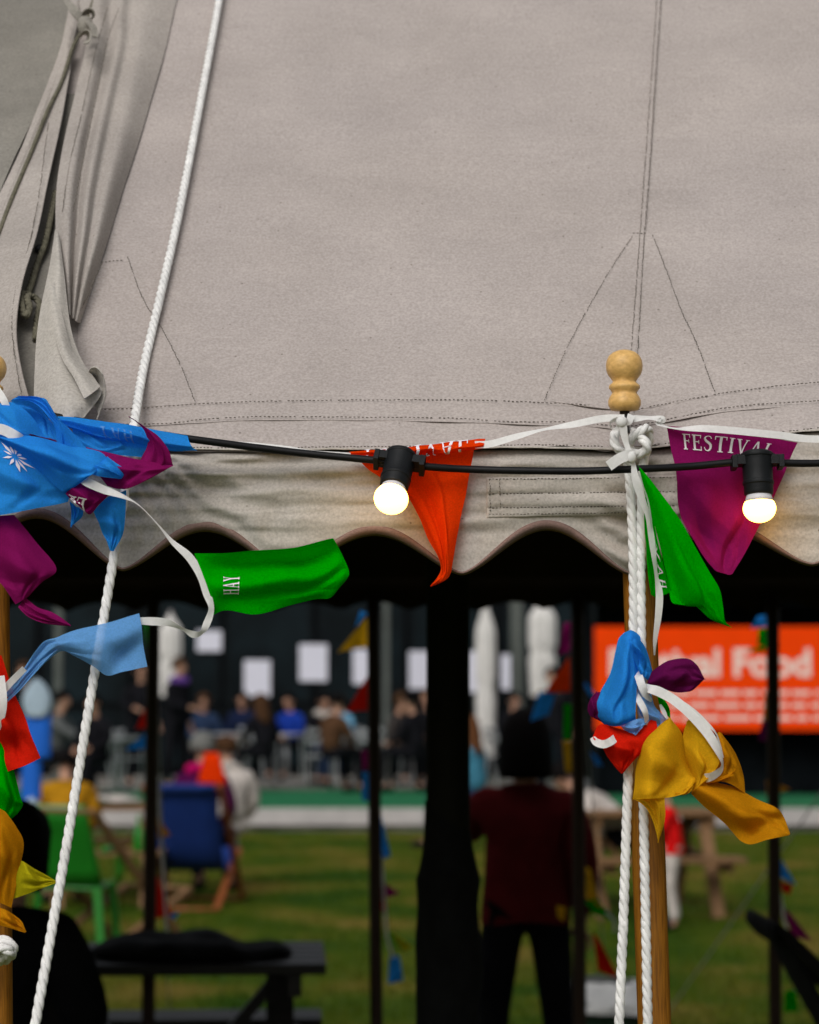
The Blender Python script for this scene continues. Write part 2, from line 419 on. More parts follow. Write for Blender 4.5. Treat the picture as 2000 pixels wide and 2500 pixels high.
# valance
VAL = [(-540, 1385), (-120, 1385), (300, 1391), (702, 1392), (1128, 1401), (1543, 1402), (1985, 1379), (2410, 1370)]
PK = [1260, 1255, 1287, 1297, 1284, 1287, 1275, 1270]
while VAL[0][0] > -9000: VAL.insert(0, (VAL[0][0] - 420, 1385)); PK.insert(0, 1270)
while VAL[-1][0] < 10800: VAL.append((VAL[-1][0] + 420, 1385)); PK.append(1270)
def scallop(px):
    for i in range(len(VAL) - 1):
        (x0, y0), (x1, y1) = VAL[i], VAL[i + 1]
        if x0 <= px <= x1:
            u = (px - x0) / (x1 - x0); s = (.5 - .5 * math.cos(2 * math.pi * u)) ** .76
            base = y0 + (y1 - y0) * u
            return base - (base - PK[i + 0]) * s, s
    return 1385, 0
def val_d(px, py, t):
    d = -.014 + .018 * min(1, t / .17) ** .8 if t < .17 else .004
    n = nz(px / 330., py / 26., 1.3) * .0075 + nz(px / 700., py / 60., 5.3) * .010 + nz(px / 120., py / 17., 9.3) * .002
    fan = math.exp(-((px - 560) / 260.) ** 2)
    ang = math.atan2(py - 1085, max(30, px - 300)); n += fan * .006 * math.sin(ang * 26 + nz(px / 110., py / 90.) * 3.5)
    n += .0045 * (.3 - abs(nz(px / 420., py / 30., 2.2)) * 1.5) + .003 * (.3 - abs(nz(px / 260. + py / 90., py / 17., 6.2)) * 1.5)
    d += n * max(0, 1 - t ** 3)
    d += -.004 * math.exp(-((py - 1298 - 6 * math.sin(px / 190.)) / 9.) ** 2) * (.5 + .5 * nz(px / 260., 4.4))
    pw = math.exp(-((px - 1545) / 70.) ** 2); d += pw * .008 * math.sin(t * 30)
    return d
pxs = [-9500 + i * 105 for i in range(83)] + [-750 + i * 10 for i in range(365)] + [2915 + i * 105 for i in range(72)]
NVr = 46
def val_pt(px, t, dd=0):
    y1, s = scallop(px); y0 = lerp_table(HEM, px) + 2
    py = y0 + (y1 - y0) * t
    return V(px, py, val_d(px, py, t) + dd)
b = MB(); b.grid([[val_pt(px, j / NVr) for px in pxs] for j in range(NVr + 1)], True)
val = b.build('valance', M['valance'], tent)
so = val.modifiers.new('thick', 'SOLIDIFY'); so.thickness = .0025; so.offset = -1
# hem lip of the roof overhanging the valance
b = MB(); rows = []
for k in range(7):
    q = k / 6 * math.pi * 1.05
    rows.append([V(px, lerp_table(HEM, px) - 6 + 5 * math.sin(q) + 1.5 * nz(px / 60., 2), .002 + .0035 * math.sin(q) - .006 * (k / 6) + 0.0) for px in pxs])
b.grid(rows, True); b.build('eave_hem', M['valance'], tent)
# binding tape round the scallops
b = MB(); g = []
for k in range(6):
    row = []
    for px in [-750 + i * 5 for i in range(730)]:
        y1, s = scallop(px); y2, _ = scallop(px + 2)
        tx = Vector((2, y2 - y1)).normalized(); nx = Vector((tx.y, -tx.x))       # towards cloth (up)
        wd = 9 + 17 * s
        f = k / 5; py = y1 + nx.y * (wd * (.55 - f)) ; pxx = px + nx.x * (wd * (.55 - f))
        dd = val_d(px, y1, 1) + .0015 + .0035 * math.sin(f * math.pi) - .010 * f ** 2
        row.append(V(pxx, py, dd))
    g.append(row)
b.grid(g, True); o = b.build('scallop_binding', M['binding'], val)
so = o.modifiers.new('thick', 'SOLIDIFY'); so.thickness = .002; so.offset = -1
# rear valance, seen from inside
b = MB(); g = [[], [], []]
for i in range(320):
    x = -5.5 + i * 11 / 319; u = (x * 4.2) % 1
    for j, f in enumerate((0, .5, 1)):
        g[j].append((x, YB + .01, ZB + .02 - f * (.135 - .035 * math.sin(math.pi * u) ** .8 + .006 * nz(x * 3))))
b.grid(g); o = b.build('rear_valance', M['inside_shade'], tent)  # inner side of the valance takes the same painted shade
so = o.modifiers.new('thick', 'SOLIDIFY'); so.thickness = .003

def stitches(name, paths, base, parent, step=.0056, sl_=.0032, sw=.0010, d=.0042, m='thread', jit=.0006):
    b = MB(); rg = random.Random(sum(map(ord, name)))
    for P in paths:
        pts = resample([base(p.x, p.y, d) for p in curve([(x, y, 0) for x, y in P], max(40, len(P) * 30))], step)
        for p, q in zip(pts, pts[1:]):
            t = (q - p).normalized(); up = Vector((0, -.7, .7))
            x = t.cross(up).normalized(); y = x.cross(t)
            rot = Matrix((x, t, y)).transposed()
            k = rg.uniform(.75, 1.5)
            if rg.random() < .05: continue
            b.box(p + x * rg.uniform(-jit, jit), (sw * k, sl_ * rg.uniform(.7, 1.1), .0010), rot)
    return tag(b.build(name, M[m], parent), kind='stuff')
roof = bpy.data.objects['roof_canvas']
S1 = [(-900, 1000), (-300, 994), (-20, 990), (270, 999), (480, 986), (620, 979), (900, 975), (1150, 977), (1330, 982), (1450, 990), (1530, 1002), (1600, 990), (1750, 962), (1880, 945), (2030, 930), (2350, 905), (2900, 900)]
S2 = [(-900, 1042), (-300, 1036), (-20, 1030), (360, 1035), (500, 1023), (640, 1017), (900, 1018), (1100, 1020), (1250, 1030), (1400, 1030), (1530, 1040), (1640, 1020), (1800, 992), (2030, 977), (2350, 955), (2900, 950)]
def seam_pull(P): return [(x, y + 1.5 * nz(x / 40., y / 40.)) for x, y in P]
stitches('eave_stitching', [seam_pull(S1), seam_pull(S2)], Rf, roof, .0060, .0034, .0009)
stitches('seam_stitching', [[(1660, -800), (1632, -400), (1604, 0), (1590, 200), (1573, 430), (1558, 640), (1542, 850), (1532, 990)], [(1670, -800), (1642, -400), (1614, 0), (1600, 200), (1585, 430), (1572, 600), (1558, 850), (1545, 985)]], Rf, roof, .0052, .003)
stitches('corner_patch_stitching', [[(1330, 975), (1384, 850), (1440, 745), (1492, 655), (1548, 572)], [(1548, 569), (1592, 569)], [(1592, 570), (1622, 645), (1664, 757), (1700, 835), (1748, 962)], [(222, 643), (310, 633)], [(312, 628), (350, 730), (395, 800), (440, 890), (478, 985)], [(110, 620), (130, 630)]], Rf, roof, .0058, .0032, .0009)
# lapped seam of the roof panels (a raised strip of cloth)
b = MB(); rows = []
for f in range(5):
    rows.append([Rf(p.x + (f - 2) * 4.2, p.y, .0016 + .0016 * (f in (1, 2, 3))) for p in curve([(1665, -800, 0), (1637, -400, 0), (1609, -10, 0), (1595, 200, 0), (1579, 430, 0), (1565, 620, 0), (1550, 850, 0), (1537, 1060, 0)], 90)])
b.grid(rows, True); b.build('lapped_seam', M['canvas'], roof)
# pocket patch sewn on the valance
b = MB(); g = []
def Vv(px, py, d=0):
    y1, s = scallop(px); y0 = lerp_table(HEM, px) + 2
    return V(px, py, val_d(px, py, (py - y0) / (y1 - y0)) + d)
for py in [1166, 1168, 1172, 1186, 1202, 1205, 1208, 1225, 1236, 1239, 1242, 1256, 1261, 1264]:
    row = []
    for px in [1188, 1190, 1195] + [1200 + i * 10 for i in range(46)] + [1659, 1662, 1664]:
        ed = (px in (1188, 1664)) or py in (1166, 1264)
        row.append(Vv(px, py + (px - 1188) * -.012 + 1.5 * nz(px / 50., py), .0004 if ed else .0042 - .002 * (py in (1205, 1239)) + .0008 * nz(px / 40., py / 20.)))
    g.append(row)
b.grid(g, True); pk = b.build('pocket_patch', M['valance'], val)
stitches('pocket_stitching', [[(1196, 1170), (1400, 1168), (1655, 1165)], [(1196, 1206), (1420, 1203), (1655, 1200)], [(1196, 1240), (1420, 1237), (1655, 1234)], [(1196, 1256), (1420, 1253), (1655, 1250)], [(1196, 1172), (1198, 1258)], [(1220, 1172), (1222, 1258)]], lambda x, y, d: Vv(x, y, .0046), pk, .0048, .0030, .0008)
stitches('hem_stitching', [[(380, 1092), (600, 1093), (900, 1090), (1300, 1086), (1480, 1090)], [(1600, 1085), (1800, 1066), (2010, 1043)]], lambda x, y, d: V(x, y, .009), tent, .0048, .003, .0009)

# ---- generic cloth patch
def patch(rows, base=V, nu=14, nv=14, wr=.0015, ws=30., seed=0., dd=0.):
    creases = []
    if base is V:
        nu, nv = int(nu * 1.7), int(nv * 1.7); rc = random.Random(seed * 7.13)
        for _ in range(5):                          # a few crisp fold lines across the sheet
            q = rc.uniform(0, math.pi); creases.append((rc.uniform(.15, .85), rc.uniform(.15, .85), math.cos(q), math.sin(q), rc.uniform(.05, .16), rc.choice((-1, 1)) * rc.uniform(.0035, .0070), rc.uniform(.3, .7)))
    if base is V:                                   # deepen the folds about the sheet's own mean plane
        al = [p[2] for r in rows for p in r]; mu = sum(al) / len(al)
        rows = [[(p[0], p[1], max(.020 - dd, mu + (p[2] - mu) * 1.25)) for p in r] for r in rows]; wr *= 1.5
    R3 = [[base(*p[:2], (p[2] if len(p) > 2 else 0) + dd) for p in r] for r in rows]
    cols = [[crs(r, i / (nu - 1)) for i in range(nu)] for r in R3]
    g = [[crs([cols[j][i] for j in range(len(cols))], k / (nv - 1)) for i in range(nu)] for k in range(nv)]
    if wr:
        for k in range(nv):
            for i in range(nu):
                p = g[k][i]
                q1 = nz(p.x * ws + seed, p.z * ws * .6, seed); q2 = nz((p.x + p.z * .7) * ws * 1.1 + seed, (p.z - p.x * .5) * ws * .35, seed + 5)
                h = wr * (q1 + 1.1 * (.35 - abs(q2) * 1.6))
                for (cu, cv, cx, cy, cw, ca_, cl) in creases:
                    du, dv = i / (nu - 1) - cu, k / (nv - 1) - cv; dist = abs(du * cx + dv * cy) / cw; al_ = abs(-du * cy + dv * cx) / cl
                    if dist < 1 and al_ < 1: h += ca_ * (1 - dist) * (1 - al_ * al_)
                g[k][i] = p + Vector((.2, -1, .2)) * h
    return g
def surf(g, u, v, off=.0012):
    nv, nu = len(g), len(g[0]); x = min(nu - 1.001, max(0, u * (nu - 1))); y = min(nv - 1.001, max(0, v * (nv - 1)))
    i, j = int(x), int(y); s, t = x - i, y - j
    p = (g[j][i] * (1 - s) + g[j][i + 1] * s) * (1 - t) + (g[j + 1][i] * (1 - s) + g[j + 1][i + 1] * s) * t
    n = (g[j][i + 1] - g[j][i]).cross(g[j + 1][i] - g[j][i])
    if n.length > 1e-12: n.normalize()
    if n.y > 0: n = -n
    return p + n * off
def cloth(name, m, parent, patches, thick=0, **kw):
    b = MB(); gs = []
    for k, P in enumerate(patches):
        g = patch(P, seed=len(name) + k * 3.7 + kw.get('sd', 0), **{q: kw[q] for q in kw if q in ('base', 'nu', 'nv', 'wr', 'ws', 'dd')})
        b.grid(g); gs.append(g)
    o = b.build(name, M[m], parent)
    if thick:
        so = o.modifiers.new('thick', 'SOLIDIFY'); so.thickness = thick; so.offset = 0; o.modifiers.new('edges', 'EDGE_SPLIT').split_angle = R_(50)
    return o, gs

# reinforcing patches: a second layer of cloth sewn on at the corners, and the doubled band along the eave
FP_ = dict(base=Rf, thick=.0012, wr=.0003, ws=20.)
cloth('corner_patch', 'canvas', roof, [[[(1552, 566, .0012), (1570, 565, .0012), (1590, 566, .0012)], [(1484, 662, .0012), (1560, 662, .0013), (1634, 668, .0012)], [(1410, 792, .0012), (1555, 800, .0013), (1684, 800, .0012)], [(1324, 978, .0012), (1540, 1000, .0013), (1754, 964, .0012)]]], nu=20, nv=24, **FP_)
cloth('corner_patch', 'canvas', roof, [[[(190, 640, .0012), (250, 636, .0012), (316, 625, .0012)], [(190, 760, .0012), (280, 750, .0013), (376, 758, .0012)], [(190, 880, .0012), (310, 880, .0013), (440, 880, .0012)], [(190, 1000, .0012), (330, 995, .0013), (484, 986, .0012)]]], nu=20, nv=20, **FP_)
cloth('eave_band', 'canvas', roof, [[[(x, y - 7, .0009) for x, y in S1], [(x, (y + y2) / 2, .0012) for (x, y), y2 in zip(S1, [lerp_table(S2, x_) for x_, _ in S1])], [(x, lerp_table(S2, x) + 9, .0009) for x, y in S1]]], nu=180, nv=10, base=Rf, thick=.0008, wr=0)
# ---- the lapped and laced joint between two roof sections (upper left)
FL = dict(base=Rf, thick=.002, wr=.002, ws=14.)
cloth('weathered_roof_section', 'canvas_shaded', tent, [[[(-420, -820, .012), (0, -820, .012), (250, -820, .012), (405, -820, .014)], [(-420, -430, .012), (-40, -430, .012), (170, -430, .012), (302, -430, .014)], [(-420, -60, .012), (-100, -60, .012), (90, -60, .012), (196, -60, .014)], [(-420, 200, .012), (-100, 200, .013), (40, 200, .012), (120, 200, .014)],
      [(-420, 460, .012), (-160, 460, .012), (-60, 460, .012), (4, 460, .014)], [(-420, 760, .012), (-260, 760, .012), (-160, 760, .012), (-90, 760, .012)], [(-420, 1060, .01), (-260, 1060, .01), (-200, 1060, .01), (-120, 1060, .01)]]], nu=24, nv=30, **FL)  # darker than the main roof: shade is part of its colour
cloth('joint_hem', 'canvas_flap', tent, [[[(394, -820, .020), (409, -820, .024), (422, -820, .020)], [(291, -430, .020), (306, -430, .024), (319, -430, .020)], [(185, -50, .020), (200, -50, .024), (213, -50, .020)], [(150, 110, .020), (163, 110, .025), (176, 110, .020)], [(112, 215, .020), (124, 215, .025), (136, 215, .02)], [(66, 330, .020), (78, 330, .025), (90, 330, .020)], [(22, 440, .020), (34, 440, .025), (45, 440, .020)], [(-60, 640, .02), (-46, 640, .025), (-34, 640, .02)]]], nv=34, nu=10, **FL)
cloth('left_flap', 'canvas_flap', tent, [[[(150, 120, .02), (165, 120, .028), (180, 118, .020)], [(92, 270, .02), (125, 280, .026), (152, 285, .034)], [(40, 390, .02), (85, 420, .030), (118, 440, .040)], [(-20, 520, .02), (40, 560, .034), (92, 565, .046)], [(-60, 660, .02), (0, 670, .036), (55, 690, .050)], [(-70, 780, .02), (-5, 790, .034), (40, 800, .050)], [(-80, 880, .02), (0, 890, .030), (52, 900, .044)], [(-80, 1010, .02), (0, 1010, .025), (82, 1010, .035)]]], nv=50, nu=18, **FL)
cloth('gap_panel', 'canvas_shaded', tent, [[[(140, 230, .004), (170, 230, .006), (200, 230, .004)], [(60, 500, .004), (110, 500, .006), (160, 500, .004)], [(20, 760, .004), (80, 760, .006), (150, 760, .004)], [(40, 1010, .004), (70, 1010, .006), (110, 1010, .004)]]], nv=30, nu=12, **FL)
RFL = [(-820, [420, 462, 490, 512, 536, 574, 632]), (-430, [312, 358, 388, 411, 434, 474, 538]), (-60, [200, 250, 282, 306, 330, 372, 440]), (90, [212, 242, 268, 290, 312, 344, 405]), (220, [186, 216, 240, 262, 284, 318, 368]), (340, [158, 190, 214, 236, 258, 290, 332]), (450, [140, 172, 196, 216, 236, 262, 296]), (560, [137, 166, 186, 203, 219, 238, 263]), (660, [150, 166, 178, 189, 199, 211, 230]), (765, [165, 170, 174, 178, 182, 187, 195])]
cloth('right_flap', 'canvas_flap', tent, [[[(x, y + 4 * c, d * k) for c, (x, d) in enumerate(zip(xs_, (.040, .050, .032, .044, .031, .034, .004)))] for (y, xs_), k in zip(RFL, (.7, .7, .75, .8, .9, 1, 1.05, 1.05, .95, .7))]], nv=100, nu=60, **FL)
cloth('turned_flap', 'canvas_light', tent, [[[(136, 560, .052), (140, 570, .056), (146, 590, .054)], [(122, 650, .050), (142, 660, .062), (157, 680, .056)], [(100, 755, .046), (135, 770, .068), (170, 790, .056)], [(90, 830, .044), (140, 845, .066), (190, 860, .052)], [(86, 900, .042), (150, 920, .066), (222, 918, .052)], [(84, 960, .040), (160, 985, .064), (248, 958, .056)], [(84, 1025, .036), (155, 1030, .056), (205, 1020, .050)]]], nv=50, nu=26, **FL)
cloth('turned_flap_hem', 'canvas_light', tent, [[[(112, 700, .060), (122, 695, .066), (134, 692, .064)], [(128, 790, .070), (140, 785, .074), (154, 780, .068)], [(150, 870, .072), (162, 865, .076), (176, 858, .064)], [(182, 925, .072), (196, 918, .076), (216, 905, .062)], [(206, 975, .070), (224, 962, .074), (244, 945, .064)]]], nv=30, nu=8, **FL)
cloth('flap_curl', 'canvas_light', tent, [[[(214, 912, .060), (222, 898, .075), (236, 896, .080), (250, 912, .074), (254, 935, .06)], [(222, 920, .050), (230, 908, .066), (240, 906, .070), (254, 930, .064), (258, 955, .05)], [(232, 940, .036), (240, 938, .044), (248, 944, .05), (256, 960, .05), (254, 980, .044)], [(222, 985, .036), (230, 990, .04), (236, 1000, .04), (240, 1012, .04), (236, 1024, .036)]]], nv=24, nu=24, **FL)
stitches('joint_stitching', [[(118, 300), (96, 470), (70, 600), (42, 690), (30, 780), (36, 870), (58, 990)]], lambda x, y, d: Rf(x, y, .047), tent, .0048, .0032, .0011)
stitches('flap_stitching', [[(262, 20), (232, 130), (196, 290), (170, 400), (152, 520)], [(290, 20), (262, 100), (232, 250), (205, 380), (178, 520)]], lambda x, y, d: Rf(x, y, .052), tent, .0050, .0030, .0010)
stitches('flap_edge_stitching', [[(250, 640), (215, 720), (186, 780)]], lambda x, y, d: Rf(x, y, .020), tent, .0048, .0032, .0011)
# dark eyelet
b = MB(); c_ = Rf(100, 607, .013); q = Vector((0, -.7071, .7071)).to_track_quat('Z', 'Y').to_matrix()
b.lathe([(.004, .003), (.006, .004), (.0085, .003), (.0095, .0)], c_, 18, q); b.build('eyelet', M['steel'], tent)
# canvas tie knotted at the top of the joint
tie = thing('canvas_tie', 'small grey strip of canvas tied in a knot at the top of the tent joint', 'tie')
cloth('tail', 'canvas_tie', tie, [[[(155, 2, .06), (165, -2, .06)], [(172, 30, .062), (190, 18, .064)], [(192, 52, .05), (206, 40, .05)]]], base=Rf, dd=.03, thick=.002, nu=6, nv=10)
cloth('loop', 'canvas_tie', tie, [[[(198, 50, .05), (202, 30, .07), (215, 20, .08), (228, 24, .08), (230, 40, .066), (216, 52, .05)], [(204, 54, .042), (208, 40, .052), (218, 32, .056), (225, 34, .056), (224, 44, .05), (214, 56, .044)]]], base=Rf, dd=.03, thick=.002, nu=20, nv=5)
cloth('loop', 'canvas_tie', tie, [[[(192, 88, .05), (200, 76, .074), (214, 72, .08), (222, 84, .076), (218, 104, .07), (204, 108, .06)], [(196, 92, .04), (204, 84, .05), (212, 84, .054), (214, 90, .05), (212, 98, .05), (204, 100, .046)]]], base=Rf, dd=.03, thick=.002, nu=20, nv=5)
cloth('tail', 'canvas_tie', tie, [[[(208, 50, .07), (222, 54, .066)], [(220, 70, .068), (236, 66, .06)], [(226, 88, .06), (238, 92, .056)]]], base=Rf, dd=.03, thick=.002, nu=6, nv=10)
b = MB(); b.ball(Rf(208, 62, .085), (.014, .012, .017)); b.build('knot', M['canvas_tie'], tie)

# ------------------------------------------------------------------ ropes
def rope_mesh(pts, r, pitch, n=6, strands=3, seg=11, seed=0):
    pts = resample(pts, pitch / seg); b = MB(); m_ = len(pts)
    tang = [(pts[min(i + 1, m_ - 1)] - pts[max(i - 1, 0)]).normalized() for i in range(m_)]
    u = tang[0].orthogonal().normalized(); fr = []
    for t in tang:
        u = (u - t * u.dot(t)).normalized(); fr.append((u.copy(), t.cross(u)))
    for s in range(strands):
        P = []
        for i in range(m_):
            q = -2 * math.pi * (i / seg + s / strands)
            P.append(pts[i] + (fr[i][0] * math.cos(q) + fr[i][1] * math.sin(q)) * r * .41)
        b.tube(P, r * .63, n + 2)
    return b
def fibres(b, pts, r, n, seed):
    rg = random.Random(seed)
    for _ in range(n):
        i = rg.randrange(5, len(pts) - 5); p = pts[i]; q = rg.random() * 6.28
        o = Vector((math.cos(q), -.3, math.sin(q) * .4)) * r
        d = Vector((rg.uniform(-1, 1), rg.uniform(-1, 1), rg.uniform(-.3, 1))) * .006
        b.tube([p + o, p + o * 1.3 + d * .6, p + o * 1.4 + d * 1.2], .00022, 3)
def rope(name, pts, label, r=.0075, pitch=.047, m='rope', n=120, fib=14):
    P = curve(pts, n); b = rope_mesh(P, r, pitch)
    if fib: fibres(b, P, r, fib, len(label))
    return tag(b.build(name, M[m]), label, 'rope')
down = lambda p, q: p + (q - p) * ((p.z + .02) / (p.z - q.z))          # continue a line to the ground
# left guy rope: over the roof, over the eave, out to a peg
pA = [Rf(560, -160, .02), Rf(535, 0, .02), Rf(487, 260, .016), Rf(437, 520, .014), Rf(392, 720, .012), Rf(350, 900, .010), V(327, 1040, .022), V(303, 1210, .040), V(268, 1420, .065), V(225, 1680, .10), V(160, 2080, .16), V(88, 2490, .225)]
pA.append(down(pA[-2], pA[-1]))
top = pA[0] + (pA[0] - pA[1]).normalized() * 1.4
rope('guy_rope', [top] + pA, 'long white three strand rope slanting down over the roof on the left', r=.0067, n=260, fib=24)
# right pair of falls, one rope knotted at the pole head
pB = [V(1512, 2500, .075), V(1522, 2250, .066), V(1532, 1950, .056), V(1541, 1700, .05), V(1547, 1500, .044), V(1545, 1320, .04), V(1538, 1180, .036), V(1533, 1130, .034), V(1520, 1105, .05), V(1503, 1088, .055), V(1500, 1064, .05), V(1516, 1048, .04), V(1536, 1052, .03), V(1556, 1062, .045), V(1576, 1080, .062), V(1580, 1098, .058), V(1562, 1108, .05), V(1544, 1104, .038), V(1536, 1086, .036), V(1546, 1068, .05), V(1566, 1052, .056), V(1580, 1046, .045), V(1586, 1066, .036), V(1578, 1100, .034), V(1570, 1140, .036), V(1567, 1200, .038), V(1565, 1400, .042), V(1568, 1700, .048), V(1572, 2000, .054), V(1577, 2250, .060), V(1582, 2500, .066)]
pB = [down(pB[1], pB[0])] + pB + [down(pB[-2], pB[-1])]
rope('guy_rope', pB, 'white rope knotted under the finial with two falls hanging down the right pole', r=.0067, n=420, fib=20)
# grey knot on the left pole
kp = [at(-70, 2300, 3.15), at(-20, 2295, 3.13), at(18, 2300, 3.12), at(32, 2318, 3.12), at(18, 2340, 3.13), at(-10, 2345, 3.14), at(-10, 2320, 3.10), at(12, 2316, 3.09), at(22, 2328, 3.1), at(-30, 2350, 3.15), at(-80, 2345, 3.2)]
rope('rope_knot', kp, 'grey rope knot wound round the left pole low down', r=.0075, m='rope', n=80, fib=6)
# lacing rope in the joint and the cord beside it
pl = [Rf(432, -800, .036), Rf(330, -430, .036), Rf(250, -90, .036), Rf(215, 40, .036), Rf(180, 110, .034), Rf(150, 200, .032), Rf(118, 265, .032), Rf(70, 385, .030), Rf(30, 480, .03), Rf(0, 560, .03), Rf(-40, 660, .03)]
rope('joint_cord', pl, 'thin grey cord running along the hem of the weathered tent section', r=.0034, pitch=.02, m='rope_grey', n=80, fib=0)
pl = [Rf(135, 470, .012), Rf(122, 540, .018), Rf(108, 600, .020), Rf(92, 640, .016), Rf(80, 680, .016), Rf(66, 718, .02), Rf(54, 716, .03), Rf(52, 742, .036), Rf(62, 772, .034), Rf(72, 752, .036), Rf(66, 726, .034), Rf(80, 724, .026), Rf(96, 742, .02), Rf(90, 780, .016), Rf(86, 830, .012)]
rope('lacing_rope', pl, 'weathered lacing rope threaded through an eyelet and knotted in the gap between tent sections', r=.0052, pitch=.03, m='rope_grey', n=120, fib=0)

# ------------------------------------------------------------------ tent poles
def finial(pole, px, py0, py1, Y, sc_=1.0):
    z1, z0 = Z_(py0, Y), Z_(py1, Y); H = z1 - z0; x = X_(px, Y)
    prof = [(0.012, 0), (.034, .004), (.040, .02), (.0405, .035), (.036, .05), (.0315, .058), (.0305, .063), (.0335, .070), (.0385, .079), (.0375, .088), (.031, .095), (.0285, .101), (.0335, .112), (.0405, .124), (.0445, .140), (.0455, .155), (.0435, .172), (.038, .188), (.028, .200), (.014, .2075), (.0, .209)]
    k = H / .209; W = 1.0 * 45 * 2 / 2 * .000562 / .0455
    b = MB(); b.lathe([(r * W, z * k) for r, z in prof], (x, Y, z0), 36)
    o = b.build('finial', M['wood_light'], pole)
    b = MB(); b.tube([(x, Y, z0 - .03), (x, Y, z0 + .002)], .007, 10); b.build('spike', M['steel'], pole)
def pole(label, pts, r, m, fin=None):
    t = thing('tent_pole', label, 'pole')
    b = MB(); P = curve(pts, 14); b.tube(P, [r * (1 + .02 * nz(i * .9, r * 100)) for i in range(len(P))], 20); b.build('shaft', M[m], t)
    if fin: finial(t, *fin)
    return t
p1 = at(1562, 1440, 3.235); p2 = at(1598, 2500, 3.215); pt = p1 + (p1 - p2) * .36
pole('varnished brown wooden pole with turned finial at the right, wrapped in ropes and flags', [down(p1, p2), p2, (p1 + p2) / 2, p1, pt], .0228, 'wood_pole', (1530, 854, 1004, 3.16))
p1 = at(-19, 1440, 3.235); p2 = at(-12, 2500, 3.215); pt = p1 + (p1 - p2) * .36
pole('brown wooden pole cut off by the left edge of the picture', [down(p1, p2), p2, (p1 + p2) / 2, p1, pt], .0240, 'wood_pole', (-40, 862, 1004, 3.16))
# thick centre pole
xC = X_(1094, 5.65)
pole('thick black centre pole of the tent standing behind the orange flag', [(xC, 5.65, -.02), (xC, 5.65, 2.0), (xC, 5.65, 4.0), (xC, 5.65, roof_z(xC, 5.65) - .04)], .053, 'black_pole')
b = MB(); rng = random.Random(3); g = []
for j in range(40):
    z = .15 + (Z_(1955, 5.65) - .15) * j / 39
    rr = .072 + .012 * nz(z * 4, 1) + (.006 if j < 34 else -.004 * (j - 33))
    g.append([(xC + (rr * (1 + .13 * nz(math.cos(q) * 1.6, math.sin(q) * 1.6, z * 9))) * math.cos(q) + .012 * nz(z * 2.3, 9) - .004, 5.65 + rr * math.sin(q), z) for q in [2 * math.pi * k / 28 for k in range(29)]])
b.grid(g); tag(b.build('pole_cover', M['black_cloth']), 'lumpy black cloth cover wrapped around the lower half of the centre pole', 'cover')
FP = [(374, 366), (911, 924), (1411, 1412), (1889, 1882)]
for (xa, xb), l in zip(FP, ['thin dark far pole left, behind the white slanting rope and above the dark picnic table', 'thin dark far pole between the white notices and the black centre pole', 'thin dark far pole just right of the person in the maroon jumper', 'thin dark far pole crossing the orange banner near the right edge']):
    pole(l, [(X_(xb, YB - .04), YB - .04, -.02), (X_((xa + xb) / 2, YB - .04), YB - .04, .9), (X_(xa, YB - .04), YB - .04, ZE - .01)], .0225, 'wood_dark')
# far guy ropes from the rear eave
for xt, yb_, xb, l in [(2330, 11.7, 1600, 'thin pale far guy rope slanting down to the lawn at the right'), (374, 12.0, 420, 'thin pale far guy rope beside the left far pole'), (1411, 12.3, 1480, 'thin pale far guy rope behind the pole by the maroon jumper')]:
    A = Vector((X_(xt, YB), YB + .02, ZE - .03)); B = Vector((X_(xb, yb_), yb_, -.02))
    rope('far_guy_rope', [A, A + (B - A) * .3 - Vector((0, 0, .01)), A + (B - A) * .7 - Vector((0, 0, .012)), B], l, r=.0035, pitch=.05, n=60, fib=0, m='rope_far')

